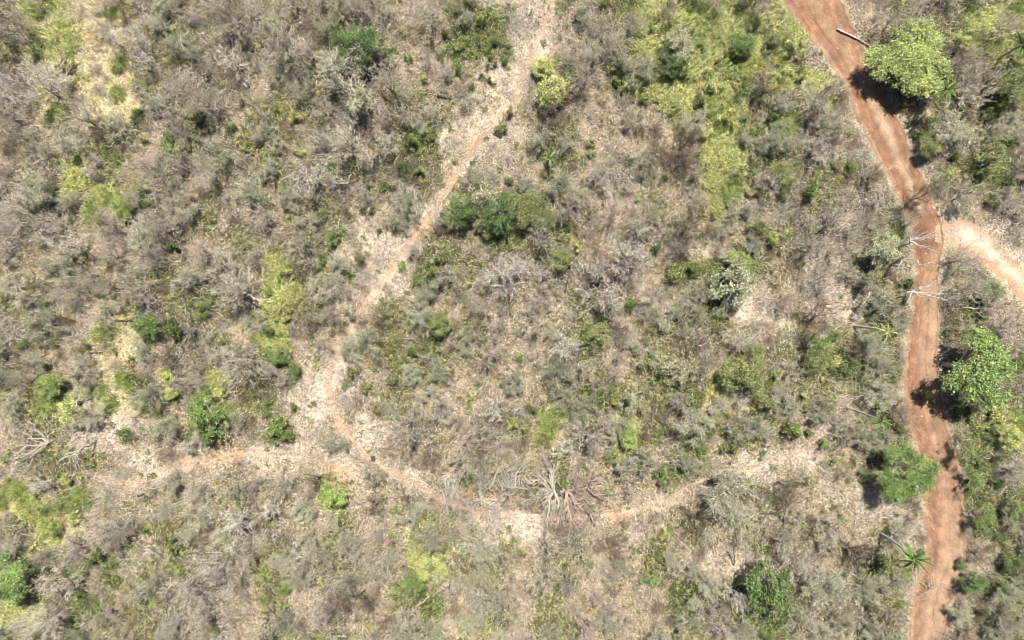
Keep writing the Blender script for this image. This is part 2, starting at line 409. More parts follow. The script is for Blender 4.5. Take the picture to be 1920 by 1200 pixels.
# sparse trees: same skeletons with small pale leaves
SPARSE = []
for k in range(6):
    tm, bm_, tips = BARE[k]
    rng = np.random.RandomState(300 + k)
    n = 2600; c = tips[rng.randint(len(tips), size=n)] + rng.normal(size=(n, 3)) * .13
    keep = fbm(c[:, 0] * 1.1, c[:, 1] * 1.1, 33 + k) > .36; c = c[keep]
    V, F = leaf_quads(c, .155, rng, .7, .6)
    t = np.repeat(rng.uniform(.55, 1.45, len(c)), 4)[:, None] * np.array([[1, 1, 1]]) * np.repeat(np.stack([rng.uniform(.85, 1.15, len(c)), np.ones(len(c)), rng.uniform(.8, 1.2, len(c))], 1), 4, 0)
    SPARSE.append((tm, bm_, mesh('sparse_leaves', V, F, M_leaf, t, False)))
# low dry bushes: many fine stems from the ground
DRY = []
for k in range(7):
    rng = np.random.RandomState(400 + k); out = {}
    for s in range([34, 40, 28, 46, 36, 30, 44][k]):
        a = rng.rand() * 6.283; el = rng.uniform(.15, 1.3)
        d = np.array([math.cos(a) * math.cos(el), math.sin(a) * math.cos(el), math.sin(el)])
        grow(np.array([rng.normal() * .12, rng.normal() * .12, 0]), d, rng.uniform(.6, 1.15), .014, 0, 2, rng, out, (4, 3), .2, .02, 1, (3, 2, 2), .4, .006)
    DRY.append(seg_mesh('dry_bush', out[0] + out.get(1, []) + out.get(2, []), M_bark, 3, rng, .35, 1.6))
# leafy shrubs (radius about 1 m)
def clump_leaves(rng, centres, per, spread, size, up, aspect, vlo=.4, vhi=1.6, hue=.18):
    n = len(centres); c = np.repeat(centres, per, 0) + rng.normal(size=(n * per, 3)) * spread
    c[:, 2] = np.maximum(c[:, 2], .04)
    V, F = leaf_quads(c, size, rng, up, aspect)
    b = np.repeat(rng.uniform(vlo, vhi, n), per) * rng.uniform(.55, 1.45, n * per)
    hr = np.repeat(rng.uniform(1 - hue, 1 + hue * 1.6, n), per)
    t = np.stack([b * hr, b, b * rng.uniform(.7, 1.2, n * per)], 1)
    return V, F, np.repeat(t, 4, 0)
SHRUB = []
for k in range(9):
    rng = np.random.RandomState(500 + k); out = {}
    for s in range(9):
        a = rng.rand() * 6.283; el = rng.uniform(.3, 1.3)
        d = np.array([math.cos(a) * math.cos(el), math.sin(a) * math.cos(el), math.sin(el)])
        grow(np.array([rng.normal() * .08, rng.normal() * .08, 0]), d, rng.uniform(.6, .95), .022, 0, 2, rng, out, (5, 3), .2, .04, 1, (3, 2, 2), .4, .007)
    st = seg_mesh('shrub_stems', out[0] + out[1] + out[2], M_bark, 3, rng)
    tips = np.array([s[1] for s in out[0][2::3] + out[1] + out[2]])
    # uneven outline: keep lobes
    dens = [62, 80, 46, 95, 38, 70, 54, 30, 110][k]
    lob = rng.normal(size=(7, 3)) * np.array([.5, .5, .2]) + np.array([0, 0, .7])
    cc = tips[rng.randint(len(tips), size=dens * 3)]
    dl = np.min(np.linalg.norm(cc[:, None] - lob[None], axis=2), 1)
    cc = cc[np.argsort(dl)[:dens]]
    V, F, t = clump_leaves(rng, cc, [16, 14, 18, 13, 18, 15, 14, 20, 12][k], [.09, .1, .11, .1, .1, .12, .08, .1, .11][k], [.12, .14, .11, .15, .12, .10, .13, .11, .12][k], .5, .62)
    SHRUB.append((st, mesh('shrub_foliage', V, F, M_leaf, t, False)))
# grassy clumps with long arching blades (soft lime mounds)
MOUND = []
for k in range(4):
    rng = np.random.RandomState(600 + k); n = 760
    a = rng.rand(n) * 6.283; rr = np.sqrt(rng.rand(n)) * .75
    c = np.stack([np.cos(a) * rr, np.sin(a) * rr, np.zeros(n)], 1)
    sc_ = rng.normal(size=(6, 2)) * .5; c[:, :2] = sc_[rng.randint(6, size=n)] + rng.normal(size=(n, 2)) * np.array([.3, .2])
    b = a + rng.normal(size=n) * .8; el = rng.uniform(.5, 1.4, n); L_ = rng.uniform(.4, .85, n)
    d = np.stack([np.cos(b) * np.cos(el), np.sin(b) * np.cos(el), np.sin(el)], 1)
    m1 = c + d * L_[:, None] * .6; d2 = d.copy(); d2[:, 2] -= .75; tip = m1 + d2 * L_[:, None] * .5
    s = np.stack([-np.sin(b), np.cos(b), 0 * b], 1) * .022
    V = np.stack([c - s, c + s, m1 + s, m1 - s, m1 - s, m1 + s, tip + s * .3, tip - s * .3], 1).reshape(-1, 3)
    F = np.arange(len(V)).reshape(-1, 4)
    t = np.repeat(rng.uniform(.4, 1.5, n), 8)[:, None] * np.repeat(np.stack([rng.uniform(.85, 1.25, n), np.ones(n), rng.uniform(.7, 1.2, n)], 1), 8, 0)
    MOUND.append(mesh('grass_mound', V, F, M_leaf, t, False))
# seedlings: small leafy plants
SEED = []
for k in range(6):
    rng = np.random.RandomState(700 + k)
    n = [14, 20, 10, 26, 16, 12][k]
    cc = rng.normal(size=(n, 3)) * np.array([.26, .26, .12]) + np.array([0, 0, .3])
    V, F, t = clump_leaves(rng, cc, 11, .05, .14, .5, .6)
    P1 = cc; V2, F2 = tubes(np.zeros((n, 3)), P1, np.full(n, .012), np.full(n, .006), 3)
    qf = np.concatenate([F, F2 + len(V)]); SEED.append(mesh('seedling', np.concatenate([V, V2]), qf, M_leaf, np.concatenate([t, np.full((len(V2), 3), .8)]), False))
# leafy tree crowns, radius about 2.5 m
def tree_proto(seed, lobes, clumps, per, leaf, Ht=4.2, th=.16, spread=.2):
    """lobes: (x, y, z, r) in metres about the crown centre axis."""
    rng = np.random.RandomState(seed)
    lobes = np.array(lobes, float); wts = lobes[:, 3] ** 2; wts /= wts.sum()
    li = rng.choice(len(lobes), clumps, p=wts)
    d = rng.normal(size=(clumps, 3)); d /= np.linalg.norm(d, axis=1, keepdims=True)
    d[:, 2] = np.where(d[:, 2] < -.2, -d[:, 2], d[:, 2])
    rad = rng.uniform(.45, 1.05, clumps) ** .6
    cc = lobes[li, :3] + d * (lobes[li, 3] * rad)[:, None] * np.array([1, 1, .75]) * np.where(rng.rand(clumps) < .12, 1.22, 1)[:, None]
    keep = vnoise(cc[:, 0] * 1.6, cc[:, 1] * 1.6 + cc[:, 2], seed) > .40; cc = cc[keep]
    V, F, t = clump_leaves(rng, cc, per, spread, leaf, .55, .6, .35, 1.6, .09)
    segs = [(np.zeros(3), np.array([0, 0, Ht * .3]), th * 1.35, th)]
    base = np.array([0, 0, Ht * .3])
    for lx, ly, lz, lr in lobes:
        end = np.array([lx, ly, lz]); mid = base + (end - base) * .5 + rng.normal(size=3) * .15
        segs += [(base, mid, th * .6, th * .45), (mid, end, th * .45, th * .2)]
        for _ in range(6):
            e = end + rng.normal(size=3) * lr * .55; segs.append((mid + (end - mid) * rng.rand(), e, th * .2, th * .06))
    return seg_mesh('tree_trunk', segs, M_bark, 7, rng), mesh('tree_crown', V, F, M_leaf, t, False)
def ring_lobes(seed, n, R, r, z, jit=.3):
    rng = np.random.RandomState(seed); L_ = [(0, 0, z + .5, r * 1.15)]
    for k in range(n):
        a = k * 6.283 / n + rng.normal() * .25; q = R * rng.uniform(.6, 1.3)
        L_.append((math.cos(a) * q, math.sin(a) * q, z + rng.normal() * jit * 1.5, r * rng.uniform(.5, 1.2)))
    return L_
TREE = [tree_proto(800, ring_lobes(1, 6, 1.45, 1.05, 3.0), 420, 20, .20),
        tree_proto(801, ring_lobes(2, 5, 1.3, 1.1, 2.8), 380, 20, .19),
        tree_proto(802, ring_lobes(3, 7, 1.6, .85, 3.1, .45), 340, 18, .20),
        tree_proto(803, ring_lobes(4, 5, 1.5, .8, 2.7, .5), 260, 18, .18),
        tree_proto(804, ring_lobes(5, 8, 1.6, .8, 2.9, .4), 520, 18, .16)]
T_BIG = tree_proto(810, ring_lobes(11, 9, 3.1, 1.75, 5.6, .5) + ring_lobes(12, 6, 1.6, 1.6, 6.6, .3), 2300, 24, .26, 6.5, .3, .27)
T_LIME = tree_proto(811, [(0.2, 3.0, 5.0, 1.3), (.9, 1.9, 5.4, 1.3), (1.9, .6, 5.2, 1.7), (2.9, -.6, 5.0, 1.3), (.4, -.5, 5.6, 1.5), (-1.5, -1.0, 5.1, 1.5), (-2.6, -1.7, 4.7, 1.1), (1.0, -2.4, 5.3, 1.6), (2.2, -3.2, 4.9, 1.3), (-.4, -2.7, 5.0, 1.1), (1.4, 3.2, 4.8, .8)],
                   820, 20, .24, 5.6, .26, .22)
T_ROAD = tree_proto(812, ring_lobes(14, 8, 2.3, 1.4, 4.6, .35) + [(0, -2.9, 4.0, 1.0), (1.4, -2.4, 4.2, .9)], 900, 24, .19, 5.0, .24, .24)

# ------------------------------------------------------------------ placing things
COLS = dict(lime=(.41, .435, .16), ygreen=(.26, .315, .095), green=(.155, .215, .065), dgreen=(.115, .16, .058), olive=(.20, .22, .085),
            sage=(.31, .31, .19), dsage=(.185, .195, .105), bright=(.22, .31, .10),
            white=(.74, .68, .575), grey=(.62, .555, .44), violet=(.48, .43, .35), brown=(.29, .215, .155), pale=(.62, .52, .42))
LOOK = dict(lime='lime green', ygreen='yellow green', green='mid green', dgreen='dark green', olive='olive green', sage='pale grey green', dsage='dull grey green', bright='bright green',
            white='whitish', grey='grey', violet='dark grey', brown='brown', pale='pale buff')
RECS = []          # (object, kind, look, px, py, explicit label)
VISIBLE = []       # (px, py, r) taken spots
def jit(c, s=.12):
    k = random.uniform(1 - s, 1 + s)
    return tuple(max(.01, v * k * random.uniform(.97, 1.03)) for v in c)
def root(name, px, py, hc, sc, cat, rec, rz=None):
    x, y = P2W(px, py, hc); z = hz(x, y)
    e = link(name, None, loc=(x, y, z - .02)); e.rotation_euler = (0, 0, random.uniform(0, 6.283) if rz is None else rz)
    e.scale = sc; e['category'] = cat; e.empty_display_size = .3
    RECS.append((e,) + rec + (px, py))
    return e
def size_word(r, lo, hi): return 'small ' if r < lo else 'broad ' if r >= hi else ''
def bare_tree(px, py, r, col, label=None, var=None):
    k = random.randrange(len(BARE)) if var is None else var
    s = r * S / 2.35
    e = root('bare_tree', px, py, 2.8 * s, (s, s, s * random.uniform(1.15, 1.6)), 'bare tree', ('bare_tree', size_word(r, 24, 36) + LOOK[col] + ' leafless tree', label))
    dk = random.choice((.25, .4, .6)) if col != 'white' else random.choice((.4, .6, .75))  # darkens trunk and main limbs, painting them as if shaded
    link('trunk', BARE[k][0], e, jit([v * dk for v in COLS[col]])); link('twigs', BARE[k][1], e, jit(COLS[col]))
    e['group'] = 'leafless trees in the scrub'
def sparse_tree(px, py, r, col='sage', label=None):
    k = random.randrange(len(SPARSE)); s = r * S / 2.35
    e = root('thin_leaved_tree', px, py, 2.8 * s, (s, s, s), 'tree', ('thin_leaved_tree', size_word(r, 24, 36) + LOOK[col] + ' thinly leaved tree', label))
    link('trunk', SPARSE[k][0], e, jit(COLS['violet'])); link('twigs', SPARSE[k][1], e, jit(COLS['grey'])); link('leaves', SPARSE[k][2], e, jit(COLS[col]))
    e['group'] = 'thinly leaved trees in the scrub'
def leafy_tree(px, py, r, col, label=None, proto=None, unit=2.5, hc=3.0, rz=None, zs=1.0):
    ax = 1 if proto else random.uniform(.84, 1.19); s = r * S / unit; p = proto or TREE[random.randrange(len(TREE))]
    e = root('leafy_tree', px, py, hc * s * zs, (s * ax, s / ax, s * zs), 'tree', ('leafy_tree', size_word(r, 30, 42) + LOOK[col] + ' leafy tree', label), rz)
    link('trunk', p[0], e, jit(COLS['violet'])); link('crown', p[1], e, jit(COLS[col], .05))
    e['group'] = 'leafy trees'
def leafy_shrub(px, py, r, col, label=None):
    s = r * S / 1.0; k = random.randrange(len(SHRUB))
    e = root('leafy_shrub', px, py, .7 * s, (s * random.uniform(.88, 1.12), s * random.uniform(.88, 1.12), min(s, 1.6) * random.uniform(1.1, 1.75)), 'shrub',
             ('leafy_shrub', size_word(r, 12, 22) + LOOK[col] + ' shrub', label))
    link('stems', SHRUB[k][0], e, jit(COLS['brown'])); link('foliage', SHRUB[k][1], e, jit(COLS[col]))
    e['group'] = 'leafy shrubs in the scrub'
def single(name, me, px, py, r, unit, col, kind, look, cat, group, label=None, zs=1.0):
    s = r * S / unit; x, y = P2W(px, py)
    o = link(name, me, None, jit(COLS[col]), (x, y, hz(x, y) - .01)); o.rotation_euler = (0, 0, random.uniform(0, 6.283))
    o.scale = (s * random.uniform(.85, 1.15), s * random.uniform(.85, 1.15), s * zs); o['category'] = cat; o['group'] = group
    RECS.append((o, kind, look, label, px, py))
def dry_bush(px, py, r, col, label=None):
    single('dry_bush', DRY[random.randrange(len(DRY))], px, py, r, .95, col, 'dry_bush', size_word(r, 12, 20) + LOOK[col] + ' dry bush', 'dry bush', 'dry bushes in the scrub', label)
def mound(px, py, r, col, label=None):
    single('grass_mound', MOUND[random.randrange(len(MOUND))], px, py, r, 1.0, col, 'grass_mound', size_word(r, 14, 22) + LOOK[col] + ' grass mound', 'grass mound', 'grass mounds', label, 1.5)
def seedling(px, py, r, col, label=None):
    single('seedling', SEED[random.randrange(len(SEED))], px, py, r, .5, col, 'seedling', LOOK[col] + ' little plant', 'small plant', 'little plants on the dry ground', label)
FN = dict(bare=bare_tree, thin=sparse_tree, tree=leafy_tree, shrub=leafy_shrub, dry=dry_bush, mound=mound, seed=seedling)
ANCH = {}        # short phrase of a landmark -> position
def put(kind, col, spec):
    for it in spec.split(';'):
        it = it.strip()
        if not it: continue
        a = it.split(',', 3); x, y, r = (float(v) for v in a[:3])
        label = a[3].strip() if len(a) > 3 else None
        VISIBLE.append((x, y, r * (.9 if kind in ('bare', 'thin', 'tree') else 1)))
        FN[kind](x, y, r, col, label)
# ------------------------------------------------------------------ big trees by the road
leafy_tree(1708, 122, 69, 'ygreen', 'huge dense yellow green tree shading the upper dirt road|huge yellow green tree', T_BIG, 4.7, 5.8, .4, .58)
leafy_tree(1835, 690, 66, 'bright', 'tall bright green tree with several lobes shading the dirt road|bright lobed roadside tree', T_LIME, 4.1, 5.2, 0)
leafy_tree(1703, 888, 55, 'green', 'round mid green tree hanging over the lower dirt road|round overhanging tree', T_ROAD, 3.7, 4.5, 1.0, .85)
VISIBLE += [(1708, 122, 66), (1835, 690, 62), (1703, 888, 52)]
put('tree', 'green', '''385,792,43,broad green tree standing above the orange side path|green tree above the side path; 1250,884,22; 770,1095,26,bushy green round tree in the dry grass at the bottom|round green tree at the bottom;
 525,668,22; 1908,942,26; 1839,906,28; 1860,972,32; 270,612,29,climber covered green tree beside a dark shadow|climber covered green tree; 1395,80,28; 1545,651,32''')
put('tree', 'bright', '''8,1095,52,bright lime tree cut by the frame in the lower corner|bright corner tree; 1222,1089,18,small round bright green tree on pale ground|small round bright tree''')
put('tree', 'dgreen', '''676,84,42,dark green tree among grey trees at the top|dark green top tree; 1450,1108,54,broad dark green tree at the bottom near the palm|broad dark bottom tree; 935,398,42,dark green tree in the big sage cluster|dark cluster tree;
 1827,1092,25; 1908,1056,24; 5,708,22; 648,76,32; 704,96,30; 1260,112,30,dark shrubby tree inside the lime grass|dark tree in lime grass; 868,390,36''')
put('tree', 'olive', '''1905,147,44,broad olive tree at the frame edge beside a leaning palm|olive tree by the palm; 1114,634,29,olive tree above the pale grey twigs|round olive tree; 1050,482,26; 1395,700,42; 1420,735,30; 1415,668,28; 1860,285,30;
 1743,276,26; 822,603,27,lone dark olive tree in dry grass|lone olive tree; 1470,324,28; 1533,676,30; 1824,834,34; 1455,75,18; 988,392,38; 1022,408,28; 905,412,26''')
put('tree', 'ygreen', '''1755,76,24; 1389,492,28; 90,722,30; 1180,819,22,yellow green tree with a dark shadow beside grey twigs|shadowed yellow green tree; 620,930,27,soft lime tree alone in the dry lower scrub|soft lime tree; 228,388,26''')
put('tree', 'lime', '''1036,166,36,lime tree beside the upper footpath|lime tree beside the footpath; 303,708,18,narrow lime tree made of two stacked crowns|narrow lime tree; 313,738,17; 1899,819,26; 1485,82,28; 126,758,34; 1022,122,24; 1815,76,22''')
put('tree', 'sage', '''1651,471,36,round pale green tree near the white dead branches|round pale tree by the road; 905,358,42; 1869,543,27,pale green tree below the sandy track|pale tree below the track; 1269,78,36; 1374,524,46,wide sage tree in the middle scrub|wide sage tree; 1245,680,36; 1270,704,34; 1191,744,32''')
put('thin', 'sage', '''660,160,52,broad half bare sage tree in the upper scrub|broad half bare sage tree; 60,360,40; 336,393,30; 264,447,36; 1365,926,46,broad pale sage tree above the dark dead bush|broad pale sage tree; 1380,955,34; 384,969,34; 1302,228,28,airy grey tree with a leaning pole trunk|airy leaning tree;
 1794,246,38; 1908,228,24; 1110,100,30; 1146,75,28; 30,549,30; 900,1038,34; 570,1047,30,white flecked sage tree in the lower scrub|white flecked sage tree; 1545,1098,34; 1590,1110,30; 1308,798,36; 1160,800,26; 1140,567,26; 1695,1000,26; 1896,1116,26; 1170,882,24; 1257,1056,18; 570,957,22; 774,966,22; 1662,744,28; 1038,624,20; 1080,363,22; 870,657,16; 600,540,28; 540,372,22; 1332,1107,22''')
put('thin', 'dsage', '''69,612,35; 96,498,30; 1560,234,26; 1866,700,20; 884,330,20; 1020,400,28,dull green tree at the edge of the cluster|dull cluster tree; 1635,540,34; 1650,690,26; 1395,393,22; 1410,264,26; 1767,348,16; 1014,262,22; 1182,117,34,dark thin tree with white dead limbs|thin tree with white limbs; 1662,572,24; 1680,1095,24; 1635,1104,28; 1329,546,22; 1464,258,30; 1905,978,26; 1884,366,24; 876,1092,20; 690,640,26''')
put('bare', 'white', '''441,976,35,round whitish leafless tree in the lower scrub|round whitish leafless tree; 950,512,44,wide leafless tree with radiating twigs in the centre|wide radiating tree; 585,334,42,white limbed leafless tree with a fallen white log|white limbed tree; 507,957,21; 1131,324,30; 430,110,34; 1530,279,26; 1050,645,36; 1176,478,39,pale leafless tree with white crossing limbs|crossing limb tree; 1204,294,20; 1386,1122,26; 75,135,32; 78,908,18; 834,132,14; 75,165,42''')
put('bare', 'grey', '''1125,522,42,broad grey leafless tree in the middle scrub|broad middle leafless tree; 1020,522,28; 765,794,37,round grey leafless tree above the footpath bend|round tree above the bend; 1110,818,40,grey round leafless tree above the fallen tree|round tree above the fallen tree; 648,270,42,grey brown leafless tree with a dark trunk in a pale patch|dark trunked upper tree; 459,684,42; 450,545,36; 264,546,28; 135,465,40; 126,543,30; 390,340,30; 150,222,40; 378,188,38; 666,112,38; 1806,489,30; 1905,615,38; 1806,540,28; 1860,578,24; 1908,324,26; 1905,885,28; 1506,1056,28; 1269,1074,20; 354,838,26; 1089,699,26; 1389,801,26; 1515,99,22; 1545,174,32; 1644,384,28; 414,1059,44; 360,1095,38; 111,1098,34; 1809,369,28; 495,399,26; 642,546,24; 675,1038,22; 840,1107,26; 1059,1038,20; 1290,555,24; 531,93,38; 579,99,30; 30,393,36; 255,378,20; 1480,700,24; 1700,415,18''')
put('bare', 'violet', '''912,817,27,dark grey round leafless tree with a thick black stem|black stemmed round tree; 435,561,44,broad violet grey leafless tree with one white limb|violet tree with white limb; 339,723,26; 1806,114,32,dense dark grey tree behind the huge roadside tree|dense dark grey tree; 570,465,36; 576,165,26; 735,160,36; 228,990,30; 648,1089,24; 1902,722,36; 1263,465,24; 1515,459,26; 1320,681,26; 333,294,28; 1281,624,14; 300,480,30; 618,591,22; 900,872,26; 640,380,22; 1080,900,18''')
put('bare', 'brown', '''1230,278,26; 1712,377,28,thin brown leafless tree reaching over the dirt road|thin brown roadside tree; 1284,272,28; 1470,912,26; 1605,656,22; 1032,212,30; 309,668,24,reddish brown leafless tree beside a black shadow|reddish brown tree; 579,606,20; 1608,1038,32; 1839,1044,22; 300,604,14; 1790,620,18; 1440,168,24; 1206,813,12; 1341,618,12''')
put('bare', 'pale', '''264,312,26; 1230,555,30,pale buff leafless tree on bare soil|pale buff tree; 1566,476,30; 1545,520,26; 1600,420,26; 1797,746,16; 1032,246,24; 1350,470,22; 1010,560,24; 930,620,20; 1827,966,14; 1470,560,24; 200,420,30; 210,480,28''')
put('shrub', 'lime', '''132,340,16; 262,348,20; 459,275,12; 117,117,22; 792,146,12; 861,84,14; 555,219,17,lime shrub with a black shadow in the upper scrub|lime shrub with black shadow; 561,286,12; 1107,288,10; 1131,219,8; 1407,360,13; 1479,140,24; 1365,219,24; 1785,324,18; 1458,453,20; 1563,675,18; 1518,744,20; 1827,768,15; 411,729,20; 210,657,12; 369,765,20; 129,897,20; 120,966,17; 276,990,9; 237,1098,12; 1062,1053,12; 972,795,16,lime shrub below the pale ground gap|lime shrub mid field; 957,795,10; 600,1092,10; 1248,1002,14; 1089,459,16; 1745,742,14; 1320,250,18; 1345,165,24; 1222,140,20; 1870,780,20''')
put('shrub', 'green', '''321,255,14; 270,267,12; 828,108,12; 858,135,14; 924,105,12; 918,75,17; 951,87,12; 948,105,14; 897,69,12; 522,204,10; 618,304,13; 771,267,18; 810,252,11; 720,345,15; 684,345,12; 697,393,10; 888,304,9; 1242,330,16; 1152,150,20; 1389,174,16; 1401,216,14; 1584,312,18; 1470,360,16; 1842,327,18; 1869,198,20; 600,486,18; 624,444,15; 657,519,10; 780,522,15; 780,654,18; 699,630,16; 495,765,20; 549,765,12; 513,798,27; 222,816,21,green shrub beside the bare pale patch|green shrub beside bare ground; 744,954,12; 534,1104,18; 498,1125,10; 1698,525,17; 1638,591,14; 1566,630,14; 1485,813,24; 1512,813,12; 1548,840,16; 1317,840,16; 1239,807,14; 1176,1008,9; 1236,891,14; 1866,1092,18; 168,1059,24; 42,645,14; 375,582,22; 1185,573,16; 1470,940,10; 1059,900,20,green shrub under the fallen grey limbs|green shrub under fallen limbs; 880,895,14; 1005,925,12; 950,925,10; 1290,507,20; 1790,300,16; 1885,1000,18; 1870,900,18; 1850,870,16''')
put('shrub', 'bright', '''768,110,10; 1197,376,10,small bright green shrub alone in dry ground|small bright shrub; 870,72,10; 837,66,12; 783,312,16,bright green shrub beside the dark one by the footpath|bright shrub by the path; 1495,300,12; 1180,300,10; 750,500,12; 690,845,5''')
put('shrub', 'dgreen', '''426,240,18; 219,294,10; 915,150,10; 882,162,11; 903,141,7; 930,121,10; 915,123,8; 750,300,20; 954,339,11; 1743,231,18; 1725,250,16; 84,963,15; 210,1065,14; 756,1062,6; 745,981,8; 1236,465,16; 1194,687,14; 380,218,18; 262,216,18; 318,456,20; 318,620,24; 1500,500,14; 1239,1050,10; 1690,560,14; 1325,820,22; 912,258,7; 1495,905,10; 1513,904,9; 1805,1060,16; 1860,820,18; 1875,860,18; 1895,960,18; 1420,180,18; 1850,220,16; 1890,270,18; 1655,850,16; 1630,895,18''')  # some of these dark shrubs are added to stand in for shadowed gaps
put('shrub', 'olive', '''936,237,16; 954,210,14; 843,150,12; 594,393,22; 1218,627,20; 1257,507,26; 813,501,24; 1503,135,15; 1686,711,16; 318,1026,20; 1026,825,16; 1380,819,28; 975,1041,16; 1605,870,14; 1137,861,16; 588,753,8; 1110,270,12; 705,432,10; 665,700,18; 690,730,18; 700,770,16; 740,720,18; 650,720,14; 900,500,16; 870,560,16; 1695,205,8''')
put('shrub', 'dsage', '720,600,24; 672,486,20; 660,590,14; 1300,330,10')
put('mound', 'lime', '''516,501,24; 519,555,26; 516,600,20; 525,640,18; 1215,90,26; 1240,170,26; 1290,180,24; 1310,130,24; 1330,310,26; 1345,340,24; 1370,290,26; 1345,265,22; 1200,130,20; 1340,385,20; 1420,120,20; 1450,160,22; 1290,225,20; 774,1035,18; 792,1054,10; 1344,720,22; 60,950,24; 90,980,22; 1460,110,20; 130,80,20; 1240,60,22; 1290,45,24''')
put('mound', 'ygreen', '''105,205,20; 1380,130,22; 1255,200,20; 1360,240,20; 40,930,20; 150,930,18; 1300,90,18; 1040,775,20; 1020,790,16; 1365,360,18; 1480,230,20''')
put('dry', 'brown', '''1146,1008,26; 708,600,26; 640,620,14; 1255,900,22; 1690,985,12; 1640,900,18; 1665,920,14; 1785,600,14; 1800,650,16; 900,860,20; 1250,290,18; 1200,250,16; 1790,880,10; 1796,930,10; 1808,1000,12; 1785,1110,14; 1700,940,12''')
put('seed', 'dgreen', '1521,924,5; 1564,952,7; 1576,967,7; 1545,960,6; 288,924,7; 282,891,9; 174,876,8; 246,675,8; 762,550,6; 595,667,8; 921,531,9; 1047,555,8; 1030,585,6; 1311,445,7; 1302,333,8; 1101,1059,9; 1167,1059,5; 1263,1033,6; 640,300,6')
put('seed', 'sage', '712,978,9,pale little rosette plant next to a black stump in dry grass|pale rosette plant; 1160,955,5; 1205,960,5')

for k_ in range(105):
    q_ = LIME[random.randrange(len(LIME))]; a_ = random.uniform(0, 6.283); d_ = math.sqrt(random.random()) * q_[2]
    x_, y_ = q_[0] + math.cos(a_) * d_, q_[1] + math.sin(a_) * d_
    r_ = random.uniform(9, 20); c_ = random.choice('lime lime ygreen ygreen green olive'.split())
    if all(math.hypot(x_ - v[0], y_ - v[1]) > (r_ + v[2]) * .42 for v in VISIBLE[-400:]) and float(road_dist(x_, y_)) > 8:
        VISIBLE.append((x_, y_, r_)); leafy_shrub(x_, y_, r_, c_)
# ------------------------------------------------------------------ palms
def frond_mesh(seed, lw=.3, Lf=2.3):
    rng = np.random.RandomState(seed); n = 15
    s = np.linspace(0, 1, n); ang = .75 - 1.35 * s ** 1.15
    dx = np.cos(ang) * Lf / n; dz = np.sin(ang) * Lf / n
    x = np.r_[0, np.cumsum(dx)]; z = np.r_[0, np.cumsum(dz)]; y = .06 * np.sin(x * 2 + seed)*x
    Pp = np.stack([x, y, z], 1)
    V, F = tubes(Pp[:-1], Pp[1:], np.linspace(.035, .01, n), np.linspace(.033, .008, n), 4)
    VV = [V]; FF = [F]; T = [np.ones((len(V), 3)) * (1.25, 1.2, .9)]; o = len(V)
    for k in range(2, n + 1):
        for q in range(3):
            f = (k - 1 + q / 3.) / n
            b = Pp[k - 1] * (1 - q / 3.) + Pp[k] * (q / 3.)
            for sg in (-1, 1):
                Ll = lw * math.sin(math.pi * min(1, .18 + .8 * f)) + .06
                d = np.array([1.0, sg * .8, -.25 + rng.normal() * .12]); d /= np.linalg.norm(d)
                e = b + d * Ll; e[2] -= .12 * Ll; wd = np.array([.03, -sg * .012, .018])
                VV.append(np.array([b - wd, b + wd, e + wd * .25, e - wd * .25])); FF.append(np.arange(4)[None] + o); o += 4
                T.append(np.ones((4, 3)) * rng.uniform(.7, 1.3))
    return mesh('palm_frond', np.concatenate(VV), np.concatenate(FF), M_leaf, np.concatenate(T), False)
FROND = [frond_mesh(k, (.2, .24, .42)[k]) for k in range(3)]
def palm(bx, by, cx, cy, r, ht, col, label, nf=26):
    """base pixel, crown pixel, crown radius in pixels, height in metres."""
    rng = np.random.RandomState(int(cx))
    x0, y0 = P2W(bx, by); x1, y1 = P2W(cx, cy, ht); z0 = hz(x0, y0)
    e = link('palm_tree', None, loc=(x0, y0, z0 - .05)); e['category'] = 'palm tree'; e['group'] = 'slender palms near the dirt road'
    d = np.array([x1 - x0, y1 - y0, ht - z0])
    pts = [d * t + np.array([0, 0, 0]) + np.array([math.sin(t * 3.1) * .12, math.sin(t * 2.2) * .1, 0]) for t in np.linspace(0, 1, 9)]
    pts[-1] = d
    segs = [(pts[i], pts[i + 1], .17 - .06 * i / 8 + (.05 if i == 0 else 0), .17 - .06 * (i + 1) / 8) for i in range(8)]
    link('trunk', seg_mesh('palm_trunk', segs, M_bark, 8, rng, .85, 1.1), e, (.52, .48, .45))
    s = r * S * (H - ht) / H / 1.9
    for k in range(nf):
        f = link('frond', FROND[k % 3 if r > 24 else k % 2], e, jit(COLS[col], .35), tuple(d)); tilt = rng.uniform(-.45, .6) if r < 25 else rng.uniform(-.4, .95)
        f.rotation_euler = (rng.normal() * .15, tilt if k % 4 else -.6, k * 6.283 / nf + rng.normal() * .22); f.scale = (s * rng.uniform(.5, 1.2),) * 3
    for k in range(4):
        f = link('dead_frond', FROND[0], e, (.40, .30, .18), tuple(d * .985)); f.rotation_euler = (0, 1.15 + .2 * rng.rand(), k * 1.6 + rng.rand()); f.scale = (s * .8,) * 3
    RECS.append((e, 'palm_tree', 'palm', label, cx, cy)); VISIBLE.append((cx, cy, r)); VISIBLE.append((bx, by, 8))
palm(1603, 611, 1664, 622, 20, 7.2, 'lime', 'yellowish palm with a grey leaning trunk lit on pale ground|yellowish palm', 15)
palm(1593, 766, 1652, 790, 19, 7.8, 'green', 'green palm with its round black shadow on bare ground|bright palm with round shadow')
palm(1654, 1001, 1714, 1046, 27, 8.2, 'green', 'large drooping palm beside the lower dirt road|large drooping palm', 34)
palm(1725, 193, 1774, 169, 22, 6.2, 'green', 'green palm below the huge yellow green tree|palm below the huge tree')
palm(1866, 113, 1918, 84, 24, 6.4, 'dgreen', 'dark palm on a long leaning trunk in the top corner|dark corner palm')
